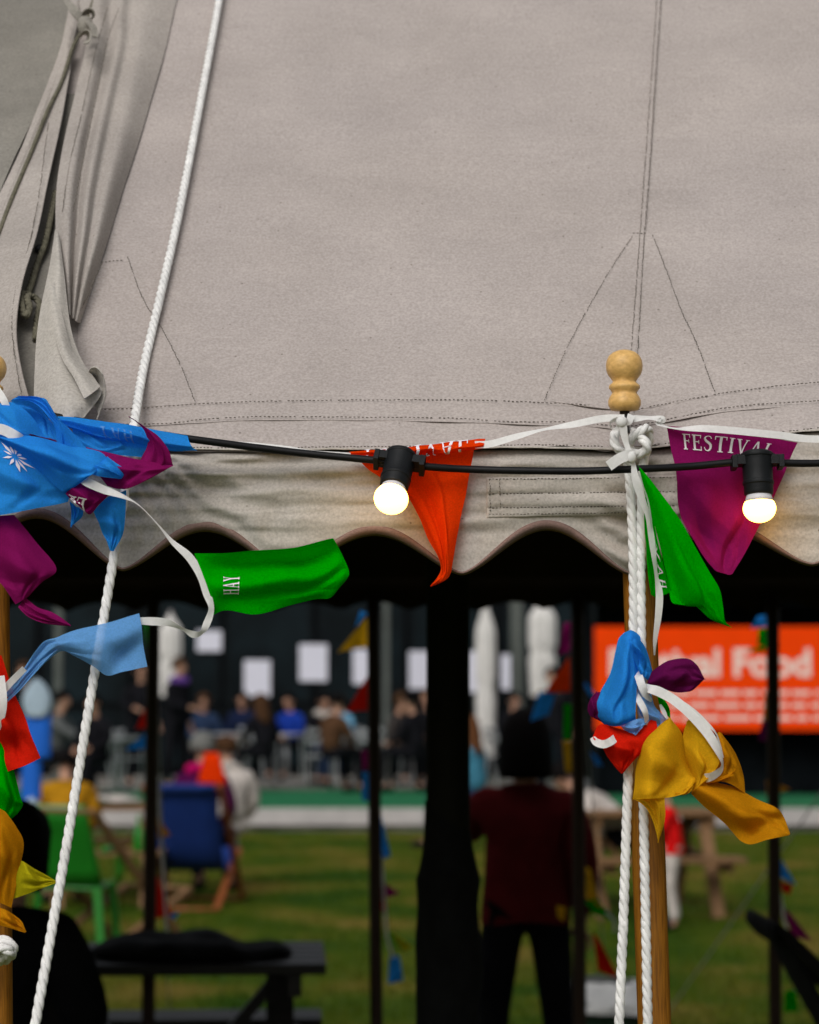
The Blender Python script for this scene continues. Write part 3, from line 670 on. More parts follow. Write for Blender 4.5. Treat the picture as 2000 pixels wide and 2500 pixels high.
# ------------------------------------------------------------------ festoon lights
fest = thing('festoon_lights', 'black festoon cable with two glowing round bulbs strung along the eave', 'string lights')
cab = [V(-700, 930, 0.040), V(-300, 960, 0.050), V(60, 1000, 0.060), V(140, 1018, 0.050), V(300, 1046, 0.054), V(400, 1062, .056), V(460, 1071, 0.062), V(700, 1102, 0.045), V(920, 1124, 0.050), V(978, 1129, 0.052), V(1040, 1139, 0.052), V(1180, 1147, 0.045), V(1400, 1150, 0.074), V(1530, 1146, 0.082), V(1680, 1139, 0.066), V(1800, 1128, 0.062), V(1850, 1128, 0.062), V(2000, 1131, 0.055), V(2300, 1120, 0.050), V(2700, 1080, 0.050)]
b = MB(); b.tube(curve(cab, 200), [.0052 + .0002 * nz(i * .3) for i in range(200)], 10); b.build('cable', M['rubber'], fest)
def lamp(px, py, d, axis, gl, tilt_label, side):
    """holder body along axis (pointing to the bulb)"""
    ax = Vector(axis).normalized(); c = V(px, py, d)
    q = ax.to_track_quat('Z', 'Y').to_matrix()
    xh = Vector((1, 0, 0)); xh = (xh - ax * xh.dot(ax)).normalized()
    yh = ax.cross(xh); rot = Matrix((xh, yh, ax * .86)).transposed()
    b = MB()
    b.lathe([(.006, -.0155), (.0195, -.0155), (.0220, -.0135), (.0220, -.008), (.0210, -.007), (.0210, .0), (.0204, .012), (.0200, .030), (.0210, .031), (.0210, .036), (.0198, .037), (.0198, .048), (.0192, .052), (.0155, .054)], c, 28, rot)
    for sx in (-1, 1):
        b.box(c + rot @ Vector((sx * .0255, 0, -.002)), (.019, .023, .015), rot)
        b.box(c + rot @ Vector((sx * .0315, 0, .001)), (.007, .026, .020), rot)
        b.tube([c + rot @ Vector((sx * .023, -.012, -.016)), c + rot @ Vector((sx * .023, -.012, -.005))], .0042, 10)
    b.lathe([(.0162, -.0175), (.0170, -.0168), (.0170, -.0150)], c, 24, rot)
    h = b.build('lamp_holder', M['rubber_soft'], fest)
    bv = h.modifiers.new('bevel', 'BEVEL'); bv.width = .0012; bv.segments = 2; bv.limit_method = 'ANGLE'
    rg = gl
    b = MB(); b.lathe([(.0150, .046), (.0165, .052), (.0178, .058), (.0196, .064)], c, 28, rot); b.build('bulb_collar', M['collar'], h)
    b = MB(); zc = .064 + rg * .48; prof = []
    for k in range(15):
        th = R_(122) - R_(122) * k / 14
        prof.append((max(.0001, rg * math.sin(th)), zc - rg * math.cos(th) * -1 if False else zc + rg * math.cos(th)))
    b.lathe(prof, c, 32, rot); b.build('bulb_globe', M['globe'], h)
    return h, rot, c
lamp(976, 1128, .052, (-.016, -.050, -.075), .0232, '', 1)
h2, rot2, c2 = lamp(1849, 1128, .062, (.002, -.012, -.1), .0222, '', 1)

# ------------------------------------------------------------------ serif lettering mapped on cloth
LET = {
 'F': (.62, [(.10,0,.25,1), (.02,0,.34,.05), (.02,.94,.60,1), (.55,.76,.60,1), (.25,.49,.50,.545), (.46,.40,.50,.64)]),
 'E': (.68, [(.10,0,.25,1), (.02,0,.64,.06), (.02,.94,.62,1), (.57,.77,.62,1), (.60,0,.65,.25), (.25,.49,.50,.545), (.46,.40,.50,.64)]),
 'T': (.72, [(.29,0,.44,1), (.20,0,.53,.05), (.02,.94,.70,1), (.02,.76,.07,1), (.65,.76,.70,1)]),
 'I': (.36, [(.11,0,.26,1), (.02,0,.35,.05), (.02,.95,.35,1)]),
 'L': (.64, [(.10,0,.25,1), (.02,.95,.35,1), (.02,0,.60,.06), (.56,0,.61,.28)]),
 'H': (.86, [(.10,0,.25,1), (.60,0,.75,1), (.25,.48,.60,.54), (.02,0,.34,.05), (.02,.95,.34,1), (.52,0,.84,.05), (.52,.95,.84,1)]),
 'V': (.78, [('q', .06,1,.22,1,.46,0,.36,0), ('q', .60,1,.67,1,.46,0,.40,.10), (.0,.95,.31,1), (.52,.95,.76,1)]),
 'A': (.80, [('q', .34,1,.44,1,.70,0,.53,0), ('q', .34,1,.39,.86,.16,0,.09,0), (.20,.30,.60,.36), (.0,0,.27,.05), (.45,0,.78,.05)]),
 'Y': (.76, [('q', .04,1,.20,1,.45,.45,.31,.45), ('q', .58,1,.65,1,.45,.48,.38,.45), (.31,0,.46,.5), (.22,0,.55,.05), (.0,.95,.30,1), (.50,.95,.74,1)]),
}
def s_glyph():
    pts = [(.46,.80),(.40,.93),(.27,.97),(.12,.90),(.09,.76),(.18,.62),(.34,.50),(.44,.36),(.42,.16),(.28,.04),(.12,.07),(.05,.22)]
    wd = [.05,.05,.05,.08,.12,.15,.16,.15,.12,.07,.05,.05]; out = []
    P = [crs([Vector((x, y, 0)) for x, y in pts], k / 30) for k in range(31)]; W = [crs([Vector((q, 0, 0)) for q in wd], k / 30).x for k in range(31)]
    for k in range(30):
        t = (P[k + 1] - P[k]).normalized(); n = Vector((-t.y, t.x, 0))
        a_, b_ = P[k] + n * W[k] * .5, P[k] - n * W[k] * .5; c_, d_ = P[k + 1] - n * W[k + 1] * .5, P[k + 1] + n * W[k + 1] * .5
        out.append(('q', a_.x, a_.y, b_.x, b_.y, c_.x, c_.y, d_.x, d_.y))
    return out
LET['S'] = (.54, s_glyph())
def lettering(text, parent, g, fn, m='print', off=.0012, vmin=-1e9, vmax=1e9):
    """fn maps (x 0..1 along the word, y 0..1 letter height) to (u, v) on the cloth grid g"""
    W = sum(LET[c][0] + .10 for c in text) - .10; b = MB(); x0 = 0
    for ch in text:
        w_, polys = LET[ch]
        for P in polys:
            if P[0] == 'q': q = [(P[1], P[2]), (P[3], P[4]), (P[5], P[6]), (P[7], P[8])]
            else: q = [(P[0], P[1]), (P[2], P[1]), (P[2], P[3]), (P[0], P[3])]
            q = [Vector((x0 + a_, b_, 0)) for a_, b_ in q]
            ns, nt_ = (5, 3)
            vs = []
            for j in range(ns + 1):
                for i in range(nt_ + 1):
                    A = q[0] + (q[1] - q[0]) * (i / nt_); B = q[3] + (q[2] - q[3]) * (i / nt_); p = A + (B - A) * (j / ns)
                    uv = fn(p.x / W, max(vmin, min(vmax, p.y)))
                    vs.append(surf(g, uv[0], uv[1], off))
            b.add(vs, [(j * (nt_ + 1) + i, j * (nt_ + 1) + i + 1, (j + 1) * (nt_ + 1) + i + 1, (j + 1) * (nt_ + 1) + i) for j in range(ns) for i in range(nt_)])
        x0 += w_ + .10
    return b.build('lettering', M[m], parent)
def ribbon(name, pts, parent, hw=8., m='tape', n=60, base=V):
    """pts: (px, py, d, tilt deg) ; a tape that turns about its own run"""
    P = curve([(p[0], p[1], p[2]) for p in pts], n); T = curve([((p[3] if len(p) > 3 else 0), (p[4] if len(p) > 4 else hw), 0) for p in pts], n)
    g = []
    for k in range(5):
        row = []
        for i in range(n):
            a_, c_ = P[max(0, i - 1)], P[min(n - 1, i + 1)]; t = Vector((c_.x - a_.x, c_.y - a_.y)); t = t.normalized() if t.length > 1e-6 else Vector((1, 0))
            nn = Vector((-t.y, t.x)); ti = R_(T[i].x); w_ = T[i].y * (k / 2 - 1)
            row.append(base(P[i].x + nn.x * w_ * math.cos(ti), P[i].y + nn.y * w_ * math.cos(ti), P[i].z + w_ * .00056 * math.sin(ti) + .0003 * nz(i * .35, k)))
        g.append(row)
    b = MB(); b.grid(g); o = b.build(name, M[m], parent)
    return o

# ------------------------------------------------------------------ bunting along the eave
bu = thing('bunting', 'white ribbon with an orange and a purple flag strung along the eave between the poles', 'bunting')
ribbon('ribbon', [(420, 1074, .050, 20), (520, 1080, .045, 60), (600, 1084, .04, 40), (700, 1093, .036, 50), (760, 1100, .034, 80), (860, 1108, .030, 70)], bu, 7)
ribbon('ribbon', [(1160, 1086, .046, 10), (1200, 1083, .048, 20), (1260, 1066, .05, 35), (1330, 1048, .052, 70), (1400, 1036, .052, 30), (1470, 1022, .05, 10), (1525, 1020, .056, 20)], bu, 9)
o, gs = cloth('flag', 'flag_orange', bu, [
    [[(852, 1103, .030), (930, 1097, .034), (1010, 1090, .036), (1100, 1079, .038), (1186, 1070, .042)], [(856, 1108, .040), (930, 1104, .046), (1010, 1097, .048), (1100, 1087, .050), (1184, 1080, .052)], [(860, 1114, .043), (930, 1113, .050), (1010, 1107, .053), (1100, 1098, .054), (1181, 1088, .055)], [(866, 1121, .036), (935, 1122, .040), (1015, 1116, .043), (1100, 1106, .045), (1180, 1095, .048)]],
    [[(868, 1112, .026), (950, 1110, .026), (1050, 1104, .026), (1158, 1098, .028)], [(905, 1150, .030), (980, 1150, .034), (1060, 1150, .030), (1148, 1150, .032)], [(985, 1195, .036), (1030, 1200, .028), (1080, 1200, .036), (1138, 1205, .028)], [(1022, 1255, .044), (1055, 1258, .030), (1085, 1260, .038), (1125, 1262, .030)], [(1042, 1310, .046), (1070, 1315, .032), (1090, 1320, .038), (1113, 1325, .032)], [(1068, 1355, .044), (1080, 1360, .036), (1092, 1365, .038), (1106, 1368, .034)], [(1077, 1388, .042), (1085, 1395, .042), (1092, 1400, .040), (1100, 1402, .036)], [(1066, 1412, .040), (1070, 1417, .044), (1076, 1420, .044), (1082, 1420, .042)], [(1050, 1431, .034), (1051, 1432, .034), (1052, 1433, .034), (1054, 1433, .034)]]],
    nu=30, nv=40, wr=.0030, ws=22., dd=-.008)
lettering('FESTIVAL', o, gs[0], lambda x, y: (.12 + .76 * x, .02 + .95 * min(1, y * 1.25)), off=.0014)
ribbon('ribbon', [(1548, 1022, .056, 20), (1585, 1020, .05, 60), (1618, 1024, .046, 20), (1606, 1034, .046, 60), (1650, 1046, .05, 75), (1720, 1046, .056, 20), (1800, 1052, .056, 10), (1900, 1062, .056, 5), (2010, 1072, .054, 10), (2300, 1060, .05, 20)], bu, 9, n=90)
o, gs = cloth('flag', 'flag_purple', bu, [[[(1626, 1042, .054), (1700, 1044, .052), (1790, 1055, .05), (1880, 1066, .05), (1953, 1076, .052)], [(1634, 1095, .050), (1700, 1098, .048), (1780, 1105, .046), (1860, 1112, .045), (1930, 1122, .046)], [(1648, 1170, .046), (1710, 1175, .050), (1780, 1180, .040), (1850, 1180, .042), (1903, 1185, .044)], [(1662, 1250, .044), (1710, 1252, .046), (1770, 1258, .038), (1830, 1255, .042), (1872, 1250, .042)], [(1692, 1318, .046), (1725, 1320, .038), (1765, 1322, .042), (1805, 1318, .036), (1840, 1312, .042)], [(1720, 1365, .048), (1742, 1366, .044), (1768, 1366, .040), (1795, 1362, .042), (1815, 1360, .042)], [(1744, 1394, .048), (1752, 1398, .048), (1768, 1401, .044), (1782, 1403, .044), (1790, 1400, .044)]]], nu=44, nv=48, wr=.0042, ws=14., dd=-.016)
lettering('FESTIVAL', o, gs[0], lambda x, y: (.125 + .70 * x, .175 - .118 * y + .0 * x), off=.0012)

# ------------------------------------------------------------------ tape and flags tied at the head of the right pole
bt = thing('bunting', 'white tape bow tied under the right finial with a green flag flying from it', 'bunting')
ribbon('ribbon', [(1542, 1012, .062, 10), (1534, 1030, .072, 20), (1512, 1024, .078, 40), (1492, 1030, .076, 70), (1492, 1044, .07, 80), (1506, 1048, .07, 50), (1520, 1032, .078, 0)], bt, 9, n=60)
ribbon('ribbon', [(1508, 1026, .08, 0, 7), (1520, 1034, .084, 0, 9), (1524, 1060, .082, 5, 9), (1530, 1085, .08, 20, 7), (1540, 1112, .082, 10, 7), (1546, 1130, .086, 30, 6), (1552, 1170, .088, 0, 9), (1566, 1215, .082, 10, 9), (1582, 1260, .074, 40, 8), (1592, 1320, .068, 20, 8), (1602, 1400, .062, 60, 8), (1610, 1450, .06, 10, 9), (1608, 1500, .06, 20, 9), (1600, 1560, .06, 40, 7), (1598, 1600, .06, 70, 5)], bt, 8, n=120)
ribbon('ribbon', [(1546, 1112, .09, 10), (1532, 1112, .095, 0), (1512, 1120, .098, 0), (1486, 1138, .098, 5)], bt, 13, n=30)
ribbon('ribbon', [(1560, 1150, .09, 60, 5), (1572, 1190, .085, 75, 5), (1585, 1230, .08, 60, 6), (1592, 1290, .075, 70, 6)], bt, 6, n=40)
b = MB(); b.ball(V(1541, 1116, .09), (.0075, .006, .0085)); b.build('knot', M['tape'], bt); b = MB(); b.ball(V(1518, 1030, .082), (.008, .006, .008)); b.build('knot', M['tape'], bt)
o, gs = cloth('flag', 'flag_green', bt, [
    [[(1558, 1138, .086), (1560, 1137, .086), (1563, 1140, .086)], [(1572, 1195, .080), (1586, 1188, .092), (1602, 1188, .090)], [(1592, 1270, .076), (1620, 1262, .094), (1652, 1258, .090)], [(1615, 1350, .076), (1655, 1342, .096), (1692, 1325, .088)], [(1634, 1425, .080), (1682, 1415, .098), (1730, 1392, .088)], [(1645, 1472, .086), (1705, 1468, .098), (1757, 1440, .090)], [(1690, 1474, .084), (1732, 1485, .094), (1767, 1488, .094)], [(1735, 1510, .086), (1752, 1512, .092), (1772, 1515, .094)], [(1788, 1531, .09), (1788, 1532, .09), (1789, 1532, .09)]],
    [[(1572, 1215, .070), (1580, 1215, .074), (1588, 1225, .076)], [(1576, 1320, .062), (1592, 1320, .058), (1606, 1320, .074)], [(1582, 1400, .058), (1604, 1400, .050), (1628, 1410, .076)], [(1590, 1452, .056), (1606, 1458, .050), (1640, 1445, .076)]]], nu=22, nv=34, wr=.0022, ws=18.)
lettering('HAY', o, gs[1], lambda x, y: (.62 + .3 * y, .88 - .52 * x), off=.0016)

# ------------------------------------------------------------------ bundle of flags wound round the right pole
br = thing('bunting', 'bundle of blue, purple, red and yellow flags wound round the right pole with white ribbon', 'bunting')
B_ = .06
cloth('flag', 'flag_blue', br, [[[(1522, 1546, .06), (1538, 1540, .066), (1553, 1547, .06)], [(1510, 1560, .075), (1536, 1552, .094), (1562, 1560, .078)], [(1502, 1588, .080), (1532, 1590, .102), (1562, 1598, .085)], [(1492, 1640, .080), (1528, 1640, .104), (1566, 1632, .086)], [(1470, 1685, .078), (1512, 1690, .106), (1556, 1672, .092)], [(1452, 1716, .074), (1500, 1725, .108), (1554, 1716, .096)], [(1458, 1748, .070), (1505, 1762, .104), (1553, 1742, .096)], [(1478, 1768, .066), (1510, 1772, .09), (1553, 1756, .090)]]], nu=22, nv=34, wr=.003, ws=16.)
cloth('flag', 'flag_blue', br, [[[(1538, 1541, .078), (1545, 1543, .08), (1552, 1548, .076)], [(1534, 1562, .098), (1556, 1570, .096), (1576, 1582, .07)], [(1546, 1595, .102), (1570, 1605, .09), (1590, 1628, .066)], [(1556, 1630, .104), (1575, 1636, .09), (1591, 1645, .07)], [(1562, 1645, .098), (1574, 1655, .09), (1582, 1662, .076)]]], nu=18, nv=26, wr=.002)
cloth('flag', 'flag_plum', br, [[[(1576, 1684, .07), (1580, 1668, .078), (1588, 1642, .07)], [(1618, 1684, .076), (1622, 1650, .092), (1626, 1616, .078)], [(1658, 1688, .08), (1664, 1650, .090), (1668, 1608, .084)], [(1690, 1686, .082), (1700, 1655, .094), (1702, 1624, .088)], [(1721, 1657, .086), (1723, 1658, .086), (1722, 1660, .086)]]], nu=18, nv=24, wr=.004, ws=24.)
cloth('flag', 'flag_plum', br, [[[(1460, 1686, .06), (1455, 1690, .066), (1470, 1690, .07)], [(1438, 1712, .06), (1448, 1716, .07), (1462, 1720, .074)], [(1442, 1745, .06), (1452, 1745, .07), (1466, 1742, .072)], [(1464, 1760, .06), (1466, 1761, .064), (1470, 1760, .066)]]], nu=10, nv=16)
cloth('flag', 'flag_red', br, [
    [[(1448, 1796, .07), (1470, 1768, .074), (1540, 1785, .08), (1602, 1750, .084)], [(1460, 1812, .074), (1500, 1806, .094), (1548, 1808, .092), (1602, 1790, .088)], [(1482, 1840, .074), (1510, 1836, .096), (1545, 1832, .092), (1570, 1832, .086)], [(1502, 1872, .076), (1515, 1868, .086), (1532, 1864, .086), (1545, 1860, .082)], [(1516, 1888, .078), (1517, 1889, .078), (1519, 1889, .078), (1522, 1887, .078)]],
    [[(1448, 1796, .07), (1462, 1774, .06), (1485, 1772, .062)], [(1450, 1806, .08), (1475, 1795, .07), (1500, 1790, .08)], [(1462, 1812, .085), (1485, 1812, .088), (1505, 1800, .09)]]], nu=22, nv=24, wr=.003, ws=22.)
ribbon('ribbon', [(1446, 1800, .07, 50), (1456, 1812, .09, 20), (1475, 1817, .1, 5), (1495, 1808, .102, 0), (1512, 1792, .08, 40)], br, 10, n=30)
cloth('flag', 'flag_sky', br, [[[(1500, 1768, .088), (1530, 1766, .092), (1556, 1755, .094), (1588, 1752, .090)], [(1525, 1780, .092), (1545, 1782, .096), (1562, 1772, .096), (1585, 1760, .092)], [(1550, 1794, .094), (1552, 1795, .094), (1556, 1792, .094), (1562, 1784, .094)]]], nu=14, nv=14)
cloth('flag', 'flag_sky', br, [[[(1556, 1705, .082), (1575, 1700, .088), (1590, 1692, .08)], [(1560, 1735, .084), (1580, 1735, .09), (1600, 1725, .08)], [(1590, 1765, .084), (1610, 1765, .086), (1628, 1758, .08)], [(1604, 1778, .084), (1606, 1778, .084), (1612, 1775, .082)]]], nu=14, nv=18)
cloth('flag', 'flag_green', br, [[[(1584, 1678, .078), (1588, 1678, .08), (1596, 1682, .078)], [(1604, 1705, .08), (1612, 1705, .084), (1622, 1708, .078)], [(1622, 1738, .08), (1630, 1738, .082), (1634, 1730, .078)], [(1634, 1754, .08), (1635, 1754, .08), (1636, 1752, .08)]]], nu=10, nv=18)
ribbon('ribbon', [(1552, 1632, .085, 10), (1560, 1652, .10, 0), (1568, 1676, .106, 10), (1578, 1698, .10, 40), (1592, 1712, .08, 70)], br, 10, n=30)
ribbon('ribbon', [(1548, 1690, .085, 20), (1562, 1712, .098, 0), (1576, 1740, .10, 30), (1580, 1770, .085, 60)], br, 8, n=30)
ribbon('ribbon', [(1612, 1720, .09, 60, 6), (1622, 1740, .09, 30, 6), (1630, 1756, .09, 60, 4)], br, 6, n=24)
ribbon('ribbon', [(1568, 1676, .085, 40), (1588, 1682, .10, 30), (1612, 1690, .104, 0), (1650, 1712, .108, 10), (1695, 1752, .112, 0), (1735, 1800, .114, 15), (1758, 1845, .112, 60), (1764, 1868, .108, 75), (1756, 1884, .11, 50), (1738, 1896, .112, 35), (1722, 1900, .10, 20)], br, 12, n=80)
ribbon('ribbon', [(1640, 1700, .10, 40, 6), (1690, 1730, .104, 60, 6), (1725, 1765, .106, 40, 6), (1748, 1790, .106, 70, 5), (1758, 1820, .106, 60, 5), (1766, 1850, .104, 70, 5)], br, 6, n=50)
cloth('flag', 'flag_yellow', br, [
    [[(1628, 1756, .086), (1632, 1753, .086), (1636, 1754, .086), (1640, 1760, .086)], [(1562, 1812, .078), (1590, 1802, .102), (1630, 1795, .106), (1664, 1792, .082)], [(1558, 1850, .082), (1585, 1848, .112), (1640, 1845, .100), (1682, 1845, .070)], [(1553, 1900, .088), (1585, 1896, .118), (1645, 1890, .092), (1695, 1888, .074)], [(1547, 1935, .092), (1585, 1930, .122), (1640, 1925, .092), (1694, 1912, .098)], [(1545, 1952, .090), (1585, 1950, .120), (1630, 1948, .098), (1672, 1938, .112)]],
    [[(1545, 1950, .106), (1585, 1948, .102), (1622, 1948, .10)], [(1562, 1960, .104), (1594, 1962, .106), (1622, 1966, .10)], [(1582, 1982, .10), (1602, 1985, .104), (1623, 1990, .098)], [(1597, 2018, .096), (1609, 2020, .10), (1619, 2016, .096)], [(1605, 2050, .094), (1607, 2058, .094), (1609, 2050, .094)]],
    [[(1640, 1935, .10), (1660, 1942, .104), (1675, 1940, .104)], [(1668, 1930, .104), (1680, 1935, .106), (1690, 1930, .104)], [(1690, 1900, .096), (1694, 1908, .10), (1696, 1905, .10)]]], nu=24, nv=30, wr=.0025, ws=16.)
cloth('flag', 'flag_yellow', br, [[[(1676, 1762, .086), (1684, 1757, .088), (1692, 1764, .09)], [(1668, 1800, .084), (1696, 1800, .098), (1722, 1796, .10)], [(1674, 1842, .082), (1706, 1842, .104), (1744, 1830, .104)], [(1688, 1880, .082), (1712, 1882, .104), (1758, 1860, .106)], [(1694, 1915, .086), (1712, 1906, .10), (1736, 1893, .106)], [(1688, 1938, .09), (1696, 1932, .096), (1704, 1922, .10)]]], nu=20, nv=28, wr=.003, ws=22.)
cloth('flag', 'flag_amber', br, [[[(1752, 1790, .078), (1757, 1787, .08), (1762, 1789, .078)], [(1742, 1830, .082), (1770, 1822, .09), (1796, 1836, .072)], [(1738, 1870, .084), (1776, 1868, .094), (1814, 1886, .07)], [(1730, 1905, .084), (1778, 1912, .088), (1819, 1937, .074)]],
    [[(1700, 1925, .086), (1720, 1918, .09), (1735, 1905, .092)], [(1740, 1910, .092), (1765, 1905, .098), (1790, 1885, .098)], [(1790, 1890, .09), (1794, 1884, .094), (1796, 1872, .092)]]], nu=18, nv=22, wr=.003, ws=22.)
cloth('flag', 'flag_amber', br, [[[(1686, 1937, .088), (1704, 1922, .098), (1722, 1906, .084)], [(1728, 1980, .082), (1756, 1948, .108), (1788, 1920, .074)], [(1778, 2020, .084), (1812, 1984, .108), (1850, 1952, .078)], [(1826, 2060, .10), (1862, 2012, .092), (1892, 1972, .092)], [(1875, 2050, .118), (1900, 2022, .10), (1913, 1996, .082)], [(1925, 2040, .098), (1928, 2037, .098), (1928, 2033, .096)]]], nu=22, nv=32, wr=.003, ws=16.)

# ------------------------------------------------------------------ tangle of flags on the left pole
bl = thing('bunting', 'tangle of blue and purple flags blown round the left end of the cable', 'bunting')
o, gs = cloth('flag', 'flag_blue', bl, [
    [[(140, 1016, .072), (210, 1022, .074), (300, 1036, .074), (380, 1050, .074), (458, 1064, .070)], [(145, 1026, .086), (212, 1036, .090), (300, 1050, .092), (380, 1066, .088), (462, 1078, .082)], [(160, 1038, .088), (230, 1056, .094), (310, 1072, .094), (390, 1084, .090), (470, 1092, .084)], [(170, 1046, .076), (250, 1070, .078), (330, 1084, .078), (410, 1100, .078), (482, 1100, .074)]],
    [[(176, 1044, .074), (270, 1068, .072), (362, 1080, .07)], [(182, 1068, .082), (270, 1090, .080), (358, 1098, .074)], [(190, 1090, .080), (270, 1110, .078), (350, 1118, .072)]]], nu=30, nv=22, wr=.003, ws=20.)
lettering('HAY', o, gs[0], lambda x, y: (.56 - .24 * x, .40 + .36 * y), 'flag_sky', off=.0014)
cloth('flag', 'flag_blue', bl, [
    [[(28, 980, .088), (60, 974, .09), (92, 985, .088)], [(50, 1000, .084), (80, 995, .084), (115, 1018, .084)], [(76, 1040, .084), (106, 1030, .082), (134, 1045, .082)], [(100, 1076, .086), (122, 1070, .084), (142, 1088, .082)]],
    [[(24, 980, .09), (40, 969, .096), (68, 970, .094)], [(60, 976, .10), (85, 971, .106), (107, 972, .098)], [(92, 990, .106), (108, 984, .112), (121, 988, .10)], [(116, 1018, .108), (130, 1014, .114), (142, 1022, .102)], [(134, 1046, .106), (150, 1045, .112), (172, 1050, .098)], [(139, 1092, .10), (165, 1096, .104), (215, 1100, .094)]],
    [[(-40, 985, .09), (-5, 985, .098), (30, 982, .092)], [(-40, 1012, .094), (10, 1006, .108), (62, 1002, .094)], [(-40, 1040, .096), (25, 1040, .112), (90, 1032, .092)], [(-10, 1070, .096), (50, 1075, .11), (112, 1064, .09)], [(30, 1090, .094), (90, 1095, .10), (175, 1082, .09)]]], nu=20, nv=26, wr=.002, ws=18.)
cloth('flag', 'flag_blue', bl, [
    [[(-10, 1061, .116), (-10, 1063, .118), (-10, 1066, .116)], [(62, 1064, .112), (50, 1085, .138), (40, 1100, .116)], [(132, 1078, .110), (112, 1110, .148), (92, 1145, .116)], [(200, 1090, .108), (175, 1130, .152), (128, 1180, .118)], [(248, 1104, .106), (215, 1148, .15), (152, 1200, .118)], [(270, 1120, .106), (225, 1158, .146), (160, 1204, .114)]],
    [[(262, 1114, .11), (240, 1132, .136), (205, 1152, .14)], [(282, 1128, .116), (262, 1140, .138), (232, 1160, .14)], [(300, 1142, .116), (282, 1150, .134), (252, 1164, .136)], [(305, 1156, .112), (298, 1164, .126), (290, 1168, .128)], [(296, 1166, .106), (288, 1168, .116), (280, 1166, .12)], [(284, 1166, .104), (278, 1162, .11), (275, 1156, .114)]]], nu=22, nv=28, wr=.002, ws=18.)
o, gs = cloth('flag', 'flag_blue', bl, [[[(-50, 1068, .09), (0, 1072, .10), (75, 1090, .10)], [(-50, 1120, .09), (20, 1125, .11), (130, 1138, .10)], [(-50, 1180, .09), (40, 1178, .112), (180, 1180, .10)], [(-50, 1230, .09), (40, 1218, .110), (172, 1206, .098)], [(-50, 1270, .09), (40, 1252, .106), (166, 1224, .098)]]], nu=26, nv=26, wr=.004, ws=14.)
emb = MB()
for an, ln, wd_ in [(0, .16, .02), (35, .20, .022), (68, .17, .018), (100, .20, .022), (135, .15, .018), (170, .17, .02), (205, .14, .018), (238, .20, .022), (272, .15, .02), (305, .21, .022), (335, .16, .018)]:
    q_ = R_(an); cx, cy, dx, dy = .60, .34, math.cos(q_), math.sin(q_); p0 = (cx + dx * .035, cy + dy * .05)
    poly = [p0, (cx + dx * ln * .5 - dy * wd_, cy + dy * ln * .8 + dx * wd_), (cx + dx * ln, cy + dy * ln * 1.5), (cx + dx * ln * .5 + dy * wd_, cy + dy * ln * .8 - dx * wd_)]
    emb.add([surf(gs[0], u, v * .62, .002) for u, v in poly], [tuple(range(len(poly)))])
emb.build('emblem', M['print'], o)
ribbon('ribbon', [(-20, 1044, .12, 0), (10, 1050, .122, 0), (40, 1066, .122, 10), (60, 1078, .11, 40)], bl, 13, n=30)
ribbon('ribbon', [(-8, 950, .09, 0), (8, 975, .10, 0), (18, 1000, .10, 20)], bl, 9, n=20)
cloth('flag', 'flag_purple', bl, [
    [[(210, 1090, .10), (285, 1110, .104), (360, 1126, .10), (422, 1136, .096)], [(225, 1120, .102), (280, 1135, .108), (345, 1140, .106), (423, 1137, .098)], [(240, 1155, .102), (280, 1165, .11), (330, 1158, .112), (405, 1147, .10)], [(262, 1186, .10), (290, 1194, .104), (318, 1192, .108), (370, 1168, .102)]],
    [[(335, 1140, .092), (385, 1140, .096), (423, 1138, .094)], [(346, 1116, .092), (390, 1122, .10), (420, 1128, .097)], [(360, 1086, .09), (384, 1092, .104), (412, 1100, .098)], [(354, 1056, .092), (368, 1062, .104), (388, 1068, .098)], [(338, 1035, .094), (346, 1038, .10), (358, 1046, .098)], [(313, 1016, .094), (315, 1016, .094), (318, 1018, .094)]]], nu=22, nv=26, wr=.003, ws=18.)
cloth('flag', 'flag_plum', bl, [[[(40, 1060, .10), (70, 1058, .104), (110, 1068, .104), (160, 1080, .10)], [(50, 1068, .10), (80, 1068, .104), (115, 1076, .104), (160, 1086, .10)]]], nu=16, nv=6)
o, gs = cloth('flag', 'flag_purple', bl, [[[(176, 1172, .114), (205, 1172, .12), (240, 1188, .116), (275, 1196, .11)], [(164, 1190, .116), (196, 1200, .128), (228, 1208, .124), (268, 1204, .112)], [(160, 1204, .114), (188, 1222, .126), (220, 1234, .126), (258, 1216, .11)], [(168, 1216, .11), (195, 1238, .118), (219, 1256, .116), (240, 1234, .11)]]], nu=20, nv=20, wr=.002)
lettering('FE', o, gs[0], lambda x, y: (.55 - .45 * x, .92 - .42 * y), off=.0014)
cloth('flag', 'flag_blue', bl, [[[(228, 1248, .08), (262, 1214, .09), (309, 1196, .086)], [(242, 1282, .08), (272, 1262, .094), (306, 1258, .086)], [(258, 1316, .08), (276, 1304, .09), (300, 1304, .084)], [(268, 1343, .08), (273, 1346, .08), (278, 1345, .08)]],
    [[(170, 1222, .07), (190, 1236, .076), (204, 1246, .07)], [(174, 1250, .07), (186, 1258, .076), (200, 1262, .07)], [(172, 1286, .07), (174, 1288, .07), (176, 1284, .07)]]], nu=14, nv=22, wr=.002)
